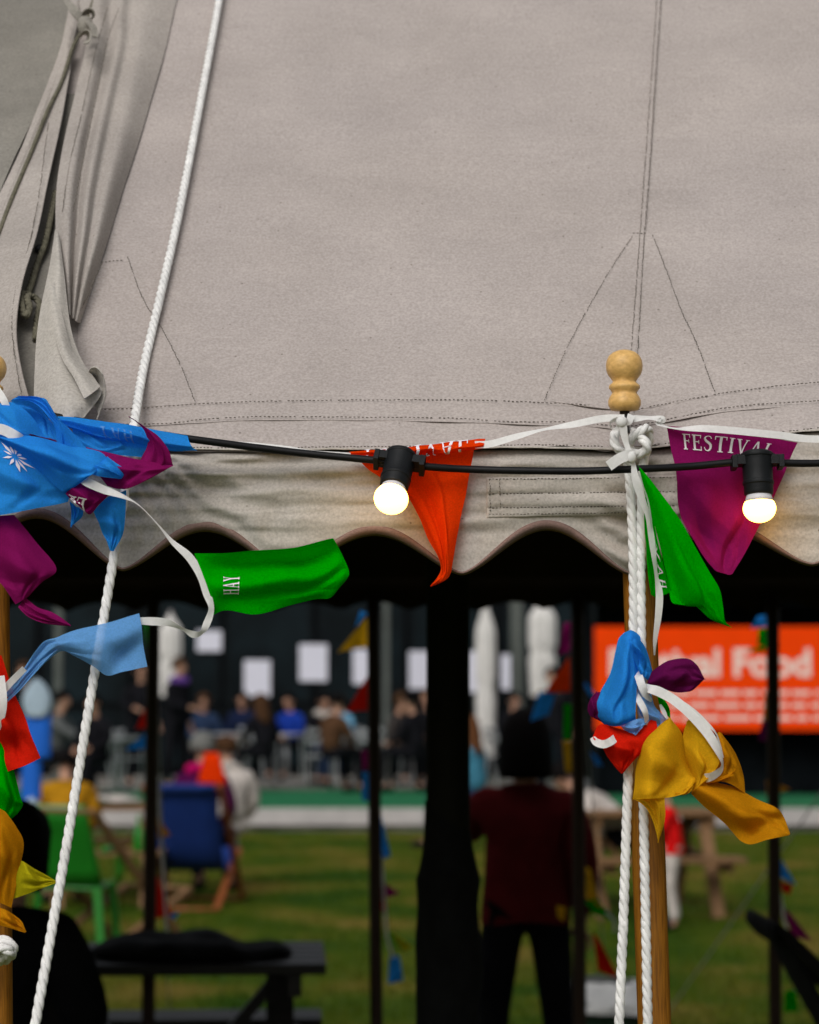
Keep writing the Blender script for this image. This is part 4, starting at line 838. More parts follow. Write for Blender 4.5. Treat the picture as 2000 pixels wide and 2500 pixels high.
cloth('flag', 'flag_purple', bl, [
    [[(-40, 1262, .07), (0, 1260, .08), (34, 1258, .076)], [(-30, 1330, .072), (30, 1325, .088), (86, 1320, .076)], [(-12, 1400, .074), (60, 1395, .090), (138, 1387, .078)], [(14, 1440, .074), (60, 1430, .084), (102, 1422, .076)], [(38, 1476, .072), (55, 1466, .076), (70, 1456, .072)]],
    [[(44, 1482, .076), (52, 1470, .07), (64, 1460, .066)], [(70, 1506, .082), (82, 1494, .084), (92, 1482, .074)], [(104, 1520, .086), (114, 1508, .09), (126, 1494, .08)], [(140, 1526, .084), (146, 1518, .088), (150, 1508, .082)], [(172, 1529, .084), (173, 1528, .084), (173, 1526, .084)]]], nu=20, nv=26, wr=.002, ws=16.)
# long ribbon loop with a green and a pale blue flag
bo = thing('bunting', 'loop of white ribbon with a bright green flag and a pale blue flag', 'bunting')
ribbon('ribbon', [(192, 1168, .135, 0, 6), (215, 1178, .14, 0, 11), (250, 1194, .138, 0, 10), (300, 1212, .136, 50, 8), (340, 1234, .13, 75, 5), (385, 1280, .124, 70, 5), (420, 1322, .12, 40, 7), (462, 1360, .12, 0, 10), (490, 1405, .12, 10, 10), (505, 1448, .12, 0, 10), (516, 1485, .12, 30, 8), (506, 1520, .12, 0, 9), (492, 1544, .122, 50, 8), (472, 1549, .124, 20, 9), (445, 1535, .124, 60, 7), (412, 1521, .126, 20, 9), (375, 1517, .128, 0, 10), (342, 1516, .128, 10, 9)], bo, 9, n=170)
o, gs = cloth('flag', 'flag_green', bo, [[[(474, 1352, .118), (490, 1390, .120), (506, 1432, .122), (518, 1470, .118), (518, 1502, .112)], [(550, 1351, .124), (552, 1390, .112), (552, 1430, .128), (552, 1465, .116), (552, 1490, .112)], [(630, 1346, .132), (632, 1385, .112), (632, 1425, .132), (628, 1465, .118), (622, 1500, .116)], [(715, 1335, .134), (722, 1375, .112), (722, 1410, .130), (716, 1450, .120), (700, 1480, .112)], [(780, 1321, .130), (790, 1355, .118), (794, 1395, .130), (788, 1435, .124), (768, 1463, .112)], [(810, 1314, .126), (822, 1345, .116), (832, 1385, .122), (826, 1425, .122), (806, 1460, .112)], [(816, 1316, .122), (834, 1350, .112), (852, 1392, .114), (848, 1412, .116), (828, 1436, .110)]]], nu=34, nv=40, wr=.002, ws=16.)
lettering('HAY', o, gs[0], lambda x, y: (.64 - .27 * x, .24 - .09 * y), off=.0014)
o, gs = cloth('flag', 'flag_sky', bo, [[[(340, 1497, .128), (346, 1535, .134), (350, 1575, .130), (360, 1628, .132)], [(292, 1512, .130), (300, 1555, .142), (304, 1600, .128), (300, 1640, .136)], [(240, 1527, .130), (250, 1565, .142), (262, 1605, .138), (262, 1650, .130)], [(180, 1541, .128), (198, 1570, .138), (214, 1600, .138), (228, 1628, .128)], [(138, 1556, .126), (150, 1572, .132), (166, 1588, .132), (182, 1602, .126)], [(110, 1563, .122), (122, 1574, .124), (136, 1584, .124), (150, 1590, .12)], [(86, 1590, .116), (94, 1600, .116), (104, 1610, .116), (114, 1616, .114)], [(58, 1632, .112), (64, 1640, .112), (72, 1646, .112), (80, 1650, .112)], [(24, 1680, .112), (30, 1686, .112), (36, 1690, .112), (42, 1692, .112)], [(-30, 1742, .112), (-27, 1745, .112), (-24, 1748, .112), (-20, 1750, .112)]]], nu=28, nv=52, wr=.003, ws=18.)
ribbon('ribbon', [(60, 1632, .118, 30), (30, 1662, .12, 20), (0, 1694, .12, 10), (-40, 1730, .12, 0)], bo, 9, n=24)
# hanging flags at the left edge
be = thing('bunting', 'red, green and yellow flags hanging at the left edge of the picture', 'bunting')
cloth('flag', 'flag_red', be, [[[(-60, 1585, .09), (-30, 1590, .10), (4, 1600, .094)], [(-50, 1680, .09), (-10, 1685, .108), (28, 1676, .098)], [(-40, 1770, .092), (12, 1775, .112), (60, 1748, .10)], [(-20, 1840, .092), (36, 1830, .10), (76, 1796, .104)], [(10, 1888, .094), (55, 1872, .108), (99, 1851, .098)]]], nu=20, nv=28, wr=.004, ws=18.)
ribbon('ribbon', [(2, 1650, .125, 0), (8, 1700, .128, 0), (6, 1740, .126, 20), (-6, 1780, .122, 40)], be, 9, n=24)
cloth('flag', 'flag_green', be, [[[(-60, 1770, .08), (-20, 1780, .088), (6, 1796, .09)], [(-50, 1850, .08), (0, 1860, .098), (30, 1868, .088)], [(-40, 1930, .08), (15, 1935, .102), (50, 1945, .086)], [(-30, 1975, .08), (15, 1978, .092), (56, 1965, .084)], [(0, 2000, .074), (22, 2002, .082), (42, 1988, .078)]]], nu=18, nv=24, wr=.003)
cloth('flag', 'flag_amber', be, [[[(-60, 1960, .09), (-25, 1962, .10), (12, 1982, .094)], [(-60, 2020, .09), (-5, 2025, .112), (40, 2020, .096)], [(-55, 2090, .09), (5, 2095, .110), (58, 2060, .094)], [(-45, 2150, .09), (0, 2160, .10), (46, 2130, .092)], [(-10, 2200, .088), (10, 2208, .09), (28, 2216, .086)]]], nu=18, nv=26, wr=.004, ws=18.)
cloth('flag', 'flag_lime', be, [[[(30, 2090, .082), (28, 2140, .086), (28, 2196, .082)], [(62, 2108, .088), (60, 2145, .094), (58, 2186, .088)], [(105, 2132, .09), (104, 2150, .092), (100, 2170, .09)], [(139, 2152, .09), (140, 2153, .09), (139, 2155, .09)]]], nu=14, nv=18, wr=.002)
cloth('flag', 'flag_amber', be, [[[(-40, 2210, .07), (-20, 2235, .074), (-30, 2260, .07)], [(15, 2222, .076), (8, 2240, .082), (0, 2260, .076)], [(50, 2246, .078), (42, 2256, .082), (36, 2270, .078)], [(64, 2274, .076), (63, 2276, .076), (60, 2277, .076)]]], nu=12, nv=16)

# ------------------------------------------------------------------ people
def skin_mesh(name, joints, edges, m, parent, sub=1, root=0):
    me = bpy.data.meshes.new(name); me.from_pydata([tuple(j[0]) for j in joints], edges, [])
    me.materials.append(m); o = link(name, me, parent)
    sk = o.modifiers.new('skin', 'SKIN'); sk.use_smooth_shade = True; sk.branch_smoothing = .5
    if not me.skin_vertices: return o
    for v, j in zip(me.skin_vertices[0].data, joints):
        r = j[1]; v.radius = (r, r) if not hasattr(r, '__len__') else r
    for i, v in enumerate(me.skin_vertices[0].data): v.use_root = (i == root)
    if sub:
        sb = o.modifiers.new('sub', 'SUBSURF'); sb.levels = sub; sb.render_levels = sub
    return o
def person(label, loc, face, pose='sit', top='c_black', legs='c_denim', hair='h_dark', H=1.68, lean=0., arms=('table', 'table'), longhair=False, head_turn=0., collar=None, seat=.46, fluff=1.0, shoes='c_black', curly=False, bulk=1.0):
    """local frame: +y is where the person faces; face = heading in degrees (0 = away from the camera, 180 = towards it)"""
    t = thing('person', label, 'person', loc, R_(face)); s = H / 1.68
    if pose == 'stand': pz = .93 * s
    else: pz = (seat + .09)
    ca, sa = math.cos(R_(lean)), math.sin(R_(lean))
    def T(x, y, z):                                    # torso point relative to the pelvis, leaning forward
        x, y, z = x * s, y * s, z * s
        return Vector((x, y * ca + z * sa, pz + z * ca - y * sa))
    pel = Vector((0, 0, pz)); spine, chest, neck = T(0, 0, .18), T(0, .0, .38), T(0, .0, .52)
    jaw, hd, crown = T(0, .03, .585), T(0, .02, .66), T(0, .01, .735)
    J = [(pel, .075 * s), (spine, .07 * s), (chest, .075 * s), (neck, .045 * s), (jaw, (.062 * s, .068 * s)), (hd, (.075 * s, .088 * s)), (crown, (.055 * s, .07 * s))]
    E = [(0, 1), (1, 2), (2, 3), (3, 4), (4, 5), (5, 6)]
    nose = T(0, .118, .635); J.append((nose, .012 * s)); E.append((5, 7))
    TOPJ = [(pel + Vector((0, 0, (.015 if pose == 'stand' else -.03) * s)), (.150 if pose == 'stand' else .165) * s * bulk), (spine, .158 * s * bulk), (chest, .152 * s * bulk), (T(0, 0, .49), .072 * s)]; TOPE = [(0, 1), (1, 2), (2, 3)]
    LEGJ = [(pel + Vector((0, 0, .05)), .115 * s)]; LEGE = []
    wrists = []
    for sx, am in zip((-1, 1), arms):
        sh = T(sx * .172, 0, .42)
        if am == 'down': el, wr = T(sx * .225, -.03, .17), T(sx * .235, .05, -.06)
        elif am == 'table': el, wr = T(sx * .235, .09, .20), T(sx * .10, .33, .16)
        elif am == 'lap': el, wr = T(sx * .23, .06, .17), T(sx * .09, .26, .03)
        elif am == 'face': el, wr = T(sx * .20, .22, .22), T(sx * .06, .17, .50)
        elif am == 'hip': el, wr = T(sx * .36, -.06, .20), T(sx * .17, .02, .04)
        elif am == 'reach': el, wr = T(sx * .20, .24, .30), T(sx * .16, .48, .28)
        elif am == 'out': el, wr = T(sx * .36, .02, .34), T(sx * .47, .10, .22)
        J0 = len(J); J += [(sh, .040 * s), (el, .034 * s), (wr, .025 * s)]; E += [(2, J0), (J0, J0 + 1), (J0 + 1, J0 + 2)]
        d = (wr - el).normalized(); side = Vector((sx, 0, 0)); side = (side - d * side.dot(d)).normalized(); nrm = d.cross(side)
        palm = wr + d * .055 * s; J.append((palm, (.036 * s, .016 * s))); E.append((J0 + 2, J0 + 3))
        for k, (o_, L_) in enumerate([(-.030, .060), (-.010, .072), (.011, .066), (.031, .050)]):
            n0 = len(J); a_ = palm + d * .028 * s + side * o_ * s; c1_ = a_ + (d * .8 + nrm * .3) * L_ * .55 * s; c2_ = c1_ + (d * .5 + nrm * .7) * L_ * .45 * s
            J += [(a_, .0095 * s), (c1_, .0085 * s), (c2_, .0075 * s)]; E += [(J0 + 3, n0), (n0, n0 + 1), (n0 + 1, n0 + 2)]
        n0 = len(J); J += [(wr + d * .03 * s - side * .032 * s, .011 * s), (wr + d * .062 * s - side * .052 * s + nrm * .012, .009 * s)]; E += [(J0 + 3, n0), (n0, n0 + 1)]
        n0 = len(TOPJ); TOPJ += [(sh, .076 * s * fluff), (el, .062 * s * fluff), (wr - d * .01, .044 * s * fluff)]; TOPE += [(2, n0), (n0, n0 + 1), (n0 + 1, n0 + 2)]
    for sx in (-1, 1):
        if pose == 'stand': hip, kn, an, toe = Vector((sx * .095 * s, 0, pz - .06)), Vector((sx * .13 * s, .02, .50 * s)), Vector((sx * .15 * s, -.02, .09 * s)), Vector((sx * .17 * s, .14, .035))
        else: hip, kn, an, toe = Vector((sx * .095 * s, .03, pz - .02)), Vector((sx * .13 * s, .43 * s, pz + .0)), Vector((sx * .13 * s, .46 * s, .09)), Vector((sx * .14 * s, .62 * s, .035))
        n0 = len(J); J += [(hip, .060 * s), (kn, .045 * s), (an, .034 * s), (toe, .03 * s)]; E += [(0, n0), (n0, n0 + 1), (n0 + 1, n0 + 2), (n0 + 2, n0 + 3)]
        n0 = len(LEGJ); LEGJ += [(hip, .098 * s), (kn, .070 * s), (an + Vector((0, 0, .02)), .055 * s)]; LEGE += [(0, n0), (n0, n0 + 1), (n0 + 1, n0 + 2)]
        b = MB(); b.ball((an.x * .5 + toe.x * .5, an.y * .45 + toe.y * .55, .045), (.05 * s, .14 * s, .045), 10, 6); b.build('shoe', M[shoes], t)
    body = skin_mesh('body', J, E, M['skin'], t, 1)
    skin_mesh('top', TOPJ, TOPE, M[top], t, 1); skin_mesh('trousers', LEGJ, LEGE, M[legs], t, 1)
    if pose == 'stand':                                  # straight hem of the top, hanging over the trousers
        b = MB(); g = []
        for j in range(9):
            f = j / 8; z = .34 - .40 * f; k = (1 + .07 * f) * (1 - .10 * (1 - f) ** 3)
            g.append([T(.172 * k * bulk * math.cos(q) * (1 + .03 * math.sin(5 * q + 4 * f)), .118 * k * bulk * math.sin(q) * (1 + .03 * math.sin(5 * q + 4 * f)), z + .008 * math.sin(3 * q)) for q in [i_ * 2 * math.pi / 28 for i_ in range(29)]])
        b.grid(g); b.build('hem', M[top], t)
    if collar:
        b = MB(); ring = [T(.10 * math.cos(q), .02 + .085 * math.sin(q), .49 + .015 * math.sin(3 * q)) for q in [k * 2 * math.pi / 16 for k in range(17)]]
        b.tube(ring, .042 * s, 8, False); b.build('scarf', M[collar], t)
    # face
    for sx in (-1, 1):
        b = MB(); b.ball(T(sx * .032, .098, .665), .010 * s, 8, 5); b.build('eye', M['eye'], body)
        b = MB(); b.ball(T(sx * .084, .012, .65), (.010 * s, .022 * s, .032 * s), 8, 5); b.build('ear', M['skin'], body)
    b = MB(); b.ball(T(0, .100, .592), (.024 * s, .008 * s, .007 * s), 8, 4); b.build('mouth', M['lip'], body)
    # hair: a cap that leaves the face free, longer at the back when needed
    b = MB(); g = []; nL = 13; nM = 20; rg = random.Random(len(label))
    for i in range(nL):
        f = i / (nL - 1); row = []
        for k in range(nM + 1):
            q = 2 * math.pi * k / nM; front = max(0, math.sin(q))
            lim = 1.95 - .95 * front ** .6 + (.0)
            th = .02 + lim * f
            rx, ry, rz = .092, .106, .102
            x, y, z = rx * math.sin(th) * math.cos(q), .008 + ry * math.sin(th) * math.sin(q) - .006, .665 + rz * math.cos(th) + .012
            if longhair and front < .35 and f > .55: z -= (f - .55) * .62 * float(longhair); x *= 1 + .25 * (f - .55); y -= .03 * (f - .55)
            bump = 1 + (.16 if curly else .05) * nz(x * (55 if curly else 30), y * 40, z * 40 + len(label))
            row.append(T(x * bump, y * bump, .665 + (z - .665) * (bump if z > .6 else 1)))
        g.append(row)
    b.grid(g); o = b.build('hair', M[hair], t); so = o.modifiers.new('thick', 'SOLIDIFY'); so.thickness = .02; so.offset = 0
    return t

# ------------------------------------------------------------------ furniture
def picnic_table(label, loc, rz, m, L=1.6):
    t = thing('picnic_table', label, 'picnic table', loc, R_(rz)); me = None
    for y in (-.28, -.14, 0, .14, .28):
        b = MB(); b.box((0, y, .735), (L, .13, .035)); o = b.build('top_plank', M[m], t); o.modifiers.new('bv', 'BEVEL').width = .004
    for y in (-.72, .72):
        for dy in (-.07, .07):
            b = MB(); b.box((0, y + dy, .43), (L, .125, .035)); b.build('bench_plank', M[m], t)
    for x in (-L / 2 + .15, L / 2 - .15):
        for sy in (-1, 1):
            b = MB(); b.bar((x, sy * .62, 0), (x, sy * .22, .715), .045, .09, (1, 0, 0)); b.build('leg', M[m], t)
        b = MB(); b.box((x + .047, 0, .385), (.045, 1.56, .09)); b.build('cross_bar', M[m], t)
        b = MB(); b.box((x + .047, 0, .68), (.045, .62, .075)); b.build('top_bearer', M[m], t)
        b = MB(); b.bar((x - .01, 0, .67), (x * .35, 0, .40), .04, .07, (0, 1, 0)); b.build('brace', M[m], t)
    return t
def deckchair(label, loc, rz, sling, wood='deckwood', ang=0):
    t = thing('deckchair', label, 'deckchair', loc, R_(rz))
    # faces +y ; long back frame runs from front foot up to the back
    A, B = Vector((0, .48, .02)), Vector((0, -.46, .92)); C_, D_ = Vector((0, -.42, .02)), Vector((0, .52, .40))
    for sx in (-1, 1):
        o_ = Vector((sx * .285, 0, 0)); b = MB(); b.bar(A + o_, B + o_, .03, .045, (1, 0, 0)); b.build('back_rail', M[wood], t)
        o_ = Vector((sx * .25, 0, 0)); b = MB(); b.bar(C_ + o_, D_ + o_, .03, .045, (1, 0, 0)); b.build('seat_rail', M[wood], t)
    for p, w_ in ((B, .60), (A, .60), (C_, .53), (D_, .53)):
        b = MB(); b.tube([p + Vector((-w_ / 2, 0, 0)), p + Vector((w_ / 2, 0, 0))], .017, 10); b.build('cross_bar', M[wood], t)
    if sling is None: return t
    P = curve([B + Vector((0, .01, -.05)), B + Vector((0, -.022, -.01)), B + Vector((0, -.012, .02)), B + Vector((0, .02, -.02)), Vector((0, -.30, .64)), Vector((0, -.10, .34)), Vector((0, .16, .26)), Vector((0, .38, .31)), D_ + Vector((0, 0, .02))], 40)
    b = MB(); b.grid([[p + Vector((x, 0, 0)) for p in P] for x in (-.245, -.12, 0, .12, .245)]); o = b.build('sling', M[sling], t)
    so = o.modifiers.new('thick', 'SOLIDIFY'); so.thickness = .004
    return t
def cafe_table(label, loc, square=False):
    t = thing('cafe_table', label, 'table', loc, .3)
    b = MB()
    if square: b.box((0, 0, .72), (.8, .8, .03))
    else: b.lathe([(.30, -.012), (.35, -.01), (.355, 0), (.35, .012), (.30, .014)], (0, 0, .72), 28)
    b.build('table_top', M['silver'], t)
    b = MB(); b.tube([(0, 0, .04), (0, 0, .71)], .028, 12); b.build('pedestal', M['silver'], t)
    for k in range(4):
        q = k * math.pi / 2 + .4; b = MB(); b.bar((0, 0, .05), (.30 * math.cos(q), .30 * math.sin(q), .015), .035, .022); b.build('foot', M['silver'], t)
    return t
def cafe_chair(label, loc, rz):
    t = thing('cafe_chair', label, 'chair', loc, R_(rz))
    b = MB(); g = [[(x, y, .45 + .02 * (abs(x) * 4) ** 2 * .3) for x in (-.21, -.1, 0, .1, .21)] for y in (-.20, 0, .20)]; b.grid(g); o = b.build('seat', M['silver'], t)
    o.modifiers.new('thick', 'SOLIDIFY').thickness = .015
    for sx in (-1, 1):
        b = MB(); b.tube(curve([(sx * .21, .20, .0), (sx * .215, .20, .42), (sx * .24, .17, .66), (sx * .25, -.02, .68), (sx * .23, -.22, .70)], 14), .013, 8); b.build('leg', M['silver'], t)
        b = MB(); b.tube(curve([(sx * .20, -.27, 0), (sx * .205, -.21, .45), (sx * .21, -.25, .70), (sx * .19, -.29, .84)], 14), .013, 8); b.build('leg', M['silver'], t)
    for z in (.66, .79):
        b = MB(); b.box((0, -.225 - (z - .5) * .18, z), (.42, .012, .055)); b.build('back_slat', M['silver'], t)
    return t
def plastic_chair(label, loc, rz):
    t = thing('plastic_chair', label, 'chair', loc, R_(rz)); m = M['green_plastic']
    b = MB(); b.grid([[(x, y, .44 + .012 * math.cos(x * 7) - .01) for x in [-.24 + k * .06 for k in range(9)]] for y in (-.22, -.1, .02, .14, .24)]); o = b.build('seat', m, t); o.modifiers.new('thick', 'SOLIDIFY').thickness = .02
    b = MB(); b.grid([[(x * (1 - .06 * k), -.22 - .035 * k + .10 * x * x * 2, .44 + .10 * k) for x in [-.26 + j * .065 for j in range(9)]] for k in range(6)]); o = b.build('backrest', m, t); o.modifiers.new('thick', 'SOLIDIFY').thickness = .02
    for sx in (-1, 1):
        b = MB(); b.tube(curve([(sx * .27, -.25, .66), (sx * .29, -.05, .66), (sx * .28, .2, .63), (sx * .27, .24, .44)], 12), .022, 8); b.build('armrest', m, t)
        for y in (-.24, .23):
            b = MB(); b.bar((sx * .27, y * 1.1, 0), (sx * .23, y * .95, .44), .045, .045); b.build('leg', m, t)
    return t

G = lambda px, Y, z=0.: Vector((X_(px, Y), Y, z))
TZ = DZ
# ------------------------------------------------------------------ pavilion behind the terrace
YW = 38.0
bd = thing('pavilion', 'dark glazed pavilion behind the terrace with black framed window panes', 'building', (0, YW, 0))
b = MB(); b.box((0, 2.0, 2.6), (60, 3.9, 5.2)); b.build('wall', M['wall_dark'], bd)
x = -9.0; k = 0
while x < 9.0:
    for z0, z1 in ((.35, 1.35), (1.40, 3.2)):
        fr = MB(); W_ = 1.42; cz = (z0 + z1) / 2; hh = z1 - z0
        for cx, cz_, sx, sz in ((x + .03, cz, .06, hh), (x + W_ - .03, cz, .06, hh), (x + W_ / 2, z0 + .03, W_ - .12, .06), (x + W_ / 2, z1 - .03, W_ - .12, .06)): fr.box((cx, .01, cz_), (sx, .08, sz))
        o = fr.build('window', M['frame_dark'], bd)
        pn = MB(); pn.box((x + W_ / 2, .025, cz), (W_ - .12, .02, hh - .12)); pn.build('pane', M['glass_dark'], o)
    x += 1.5
for px, py0, py1, pw, l in [(510, 1540, 1590, 60, 'small wide white notice high up behind the standing person with a lilac scarf'), (628, 1612, 1700, 64, 'white paper notice on the dark windows, left of the two hung side by side'), (765, 1573, 1663, 68, 'large white paper notice hung highest on the dark windows left of the far pole'), (892, 1585, 1670, 60, 'white paper notice partly hidden by the yellow flag on the far pole'), (1030, 1590, 1682, 62, 'white paper notice just left of the black centre pole'), (1158, 1590, 1690, 60, 'white paper notice just right of the black centre pole behind the parasol'), (1242, 1598, 1684, 36, 'narrow white notice between two furled white parasols')]:
    Yn = YW - .06; b = MB(); b.box((X_(px, Yn), Yn, (Z_(py0, Yn) + Z_(py1, Yn)) / 2), (pw * Yn / FPX, .012, abs(Z_(py0, Yn) - Z_(py1, Yn)))); tag(b.build('paper_notice', M['paper']), l, 'notice')
# posts and furled parasols
for px, Y, wpx, l in [(1262, 35.5, 30, 'grey green square post between the furled parasols'), (142, 33.0, 18, 'slim grey post left, behind the pale blue flag'), (915 + 28, 36.5, 14, 'slim pale post beside the far pole near the notices')]:
    b = MB(); wv = wpx * Y / FPX; b.box((X_(px, Y), Y, TZ + 1.7), (wv, wv, 3.4)); b.box((X_(px, Y), Y, TZ + .03), (wv * 1.8, wv * 1.8, .06)); tag(b.build('post', M['pillar']), l, 'post')
def furled_parasol(label, px, Y, ytop, ybot, wpx):
    t = thing('furled_parasol', label, 'parasol', G(px, Y, TZ))
    z0, z1, r = Z_(ybot, Y) - TZ, Z_(ytop, Y) - TZ, wpx * Y / FPX / 2
    b = MB(); g = []
    for j in range(22):
        f = j / 21; z = z0 + (z1 - z0) * f; rr = r * min(1, (1 - f) * 5 + .12) * (.82 + .18 * math.sin(f * 2.6))
        if abs(f - .45) < .05: rr *= .86
        g.append([(rr * (1 + .16 * math.cos(8 * q + z)) * math.cos(q), rr * (1 + .16 * math.cos(8 * q + z)) * math.sin(q), z) for q in [k * 2 * math.pi / 40 for k in range(41)]])
    b.grid(g); b.build('canopy', M['parasol'], t)
    b = MB(); b.tube([(0, 0, .05), (0, 0, z1 + .05)], .025, 10); b.build('pole', M['white_paint'], t)
    b = MB(); b.box((0, 0, .035), (.5, .5, .07)); b.build('base', M['pillar'], t)
furled_parasol('tall furled white parasol just right of the black centre pole', 1186, 34.8, 1470, 1850, 44)
furled_parasol('furled white parasol with rounded top beside the purple and orange flags', 1325, 34.2, 1462, 1700, 62)
furled_parasol('furled white parasol far left behind the far pole and white ribbon', 415, 35.0, 1500, 1700, 52)

# food stall with orange banner
YS = 30.0
st = thing('food_stall', 'dark food stall counter standing under the orange banner', 'stall', G(1740, YS + .6, TZ))
wS = 3.3
b = MB(); b.box((0, .3, .48), (wS, .8, .96)); b.build('counter', M['wall_dark'], st)
for sx in (-1, 1):
    b = MB(); b.box((sx * (wS / 2 - .05), -.52, 1.25), (.07, .07, 2.5)); b.build('post', M['frame_dark'], st)
b = MB(); b.box((0, .2, 2.55), (wS + .3, 1.6, .08)); b.build('roof', M['wall_dark'], st)
b = MB(); b.box((0, .95, 1.3), (wS, .06, 2.4)); b.build('back_panel', M['wall_dark'], st)
x0, x1, z0, z1 = X_(1453, YS), X_(2032, YS), Z_(1783, YS), Z_(1530, YS)
bn = thing('banner', 'large orange banner with bold pale lettering and lines of small print', 'banner', ((x0 + x1) / 2, YS, z0))
b = MB(); b.box((0, 0, (z1 - z0) / 2), (x1 - x0, .03, z1 - z0)); b.build('panel', M['sign'], bn)
def text_part(txt, parent, w_, loc, m, off=.0):
    cu = bpy.data.curves.new('t', 'FONT'); cu.body = txt; cu.size = 1; cu.offset = off; cu.extrude = 0.0; cu.resolution_u = 3
    o = bpy.data.objects.new('t', cu); C.objects.link(o); bpy.context.view_layer.update()
    me = bpy.data.meshes.new_from_object(o.evaluated_get(bpy.context.evaluated_depsgraph_get())); bpy.data.objects.remove(o)
    xs_ = [v.co.x for v in me.vertices]; k = w_ / (max(xs_) - min(xs_)); mn = min(xs_)
    for v in me.vertices: v.co = Vector(((v.co.x - mn) * k, 0, v.co.y * k))
    me.materials.clear(); me.materials.append(M[m]); p = link('lettering', me, parent); p.location = loc
    return p
text_part('Festival Food', bn, X_(1980, YS) - X_(1488, YS), (X_(1488, YS) - (x0 + x1) / 2, -.02, Z_(1650, YS) - z0), 'sign_print', .030)
rng = random.Random(8)
for r_, py in enumerate((1692, 1722, 1753)):
    b = MB(); px = 1600 if r_ < 1 else 1590; px = 1490
    while px < 1995:
        wd = rng.uniform(26, 70); e_ = min(px + wd, 2005)
        b.box(((X_(px, YS) + X_(e_, YS)) / 2 - (x0 + x1) / 2, -.02, Z_(py, YS) - z0), (X_(e_, YS) - X_(px, YS), .004, .055)); px = e_ + rng.uniform(7, 12)
    tag(b.build('small_print', M['sign_print'], bn), kind='stuff')

# ------------------------------------------------------------------ terrace furniture
for px, Y, l in [(700, 33.2, 'silver cafe table in front of the person in the blue jacket'), (870, 32.8, 'silver cafe table beside the far pole near the pale blue person'), (560, 33.6, 'silver cafe table behind the woman in the deckchair'), (1010, 34.2, 'silver cafe table by the curly haired person left of the centre pole'), (290, 31.0, 'dark silver cafe table at the left behind the yellow jumper')]:
    cafe_table(l, G(px, Y, TZ))
for px, Y, rz, l in [(640, 33.0, -80, 'silver cafe chair left of the table with the blue jacket person'), (820, 32.6, 60, 'silver cafe chair with splayed legs left of the far pole'), (780, 32.2, 10, 'silver cafe chair with its back to the green carpet'), (930, 32.4, -30, 'silver cafe chair right of the far pole'), (590, 32.3, 40, 'silver cafe chair behind the white cardigan'), (1240, 32.8, -70, 'silver cafe chair right of the woman in pale blue'), (330, 31.2, -60, 'silver cafe chair at the left beside the far pole'), (240, 30.6, 80, 'silver cafe chair left, behind the yellow jumper')]:
    cafe_chair(l, G(px, Y, TZ), rz)

# ------------------------------------------------------------------ people on the terrace and lawn
P_ = person
P_('person in black jacket with a lilac scarf standing at the left behind the tables', G(430, 31.5, TZ), 235, 'stand', 'c_black', 'c_black', 'h_brown', 1.76, 4, ('down', 'table'), collar='c_lilac')
P_('person in blue shirt seated behind the cafe table near the lilac scarf', G(500, 34.6, TZ), 180, 'sit', 'c_denim', 'c_black', 'h_brown', 1.66, 12)
P_('person in grey top leaning on a table at the far left', G(135, 29.5, TZ), 250, 'sit', 'c_grey', 'c_black', 'h_dark', 1.75, 8, ('table', 'reach'))
P_('person in bright blue jacket seated under the largest white notice', G(716, 35.4, TZ), 150, 'sit', 'c_blue', 'c_black', 'h_dark', 1.66, 10)
P_('dark haired person in black jacket beside the blue jacket', G(775, 33.4, TZ), 215, 'sit', 'c_black', 'c_denim', 'h_dark', 1.70, 14, ('table', 'lap'), longhair=True, collar='c_white')
P_('person in pale blue top seated half behind the far pole', G(858, 33.6, TZ), 120, 'sit', 'c_sky', 'c_denim', 'h_brown', 1.68, 18)
P_('curly brown haired person in dark checked coat seated right of the far pole', G(962, 31.6, TZ), 240, 'sit', 'c_check', 'c_black', 'h_curly', 1.68, 10, ('table', 'lap'), curly=True)
P_('dark clothed person with brown hair seated against the centre pole', G(1050, 33.8, TZ), 150, 'sit', 'c_black', 'c_black', 'h_brown', 1.78, 6)
P_('long haired person in pale teal top seated just right of the centre pole', G(1160, 24.0), 60, 'sit', 'c_teal', 'c_denim', 'h_auburn', 1.70, 6, ('lap', 'face'), longhair=True, seat=.50)
P_('dark clothed person seated beneath the narrow notice between the parasols', G(1250, 34.4, TZ), 200, 'sit', 'c_black', 'c_black', 'h_dark', 1.68, 8)
P_('dark coated person standing behind the hanging blue and green flags', G(1350, 30.0, TZ), 160, 'stand', 'c_black', 'c_black', 'h_dark', 1.62, 3, ('down', 'down'))
P_('grey haired person in plum coat and pink scarf sitting in front of the blue deckchair', G(492, 18.7), -8, 'sit', 'c_purplecoat', 'c_navy', 'h_grey', 1.70, 4, ('lap', 'lap'), collar='c_pink', seat=.42, curly=True)
P_('person in white cardigan seated right of the plum coat', G(566, 19.4), 20, 'sit', 'c_white', 'c_white', 'h_brown', 1.60, 14, ('lap', 'lap'), seat=.44, fluff=1.35, collar='c_white', curly=True)
P_('person in mustard yellow jumper bending forward in the green chair', G(168, 17.6), 12, 'sit', 'c_yellow', 'c_black', 'h_dark', 1.56, 34, ('table', 'table'), fluff=1.35, bulk=1.15)
P_('person in pale top bending over beside the right pole', G(1530, 17.5), 70, 'sit', 'c_white', 'c_black', 'h_dark', 1.66, 48, ('lap', 'reach'), collar='c_grey')
P_('small child in bright red behind the right pole', G(1638, 16.0), 80, 'stand', 'c_red', 'c_white', 'h_brown', 1.02, 6, ('table', 'down'), fluff=1.2)
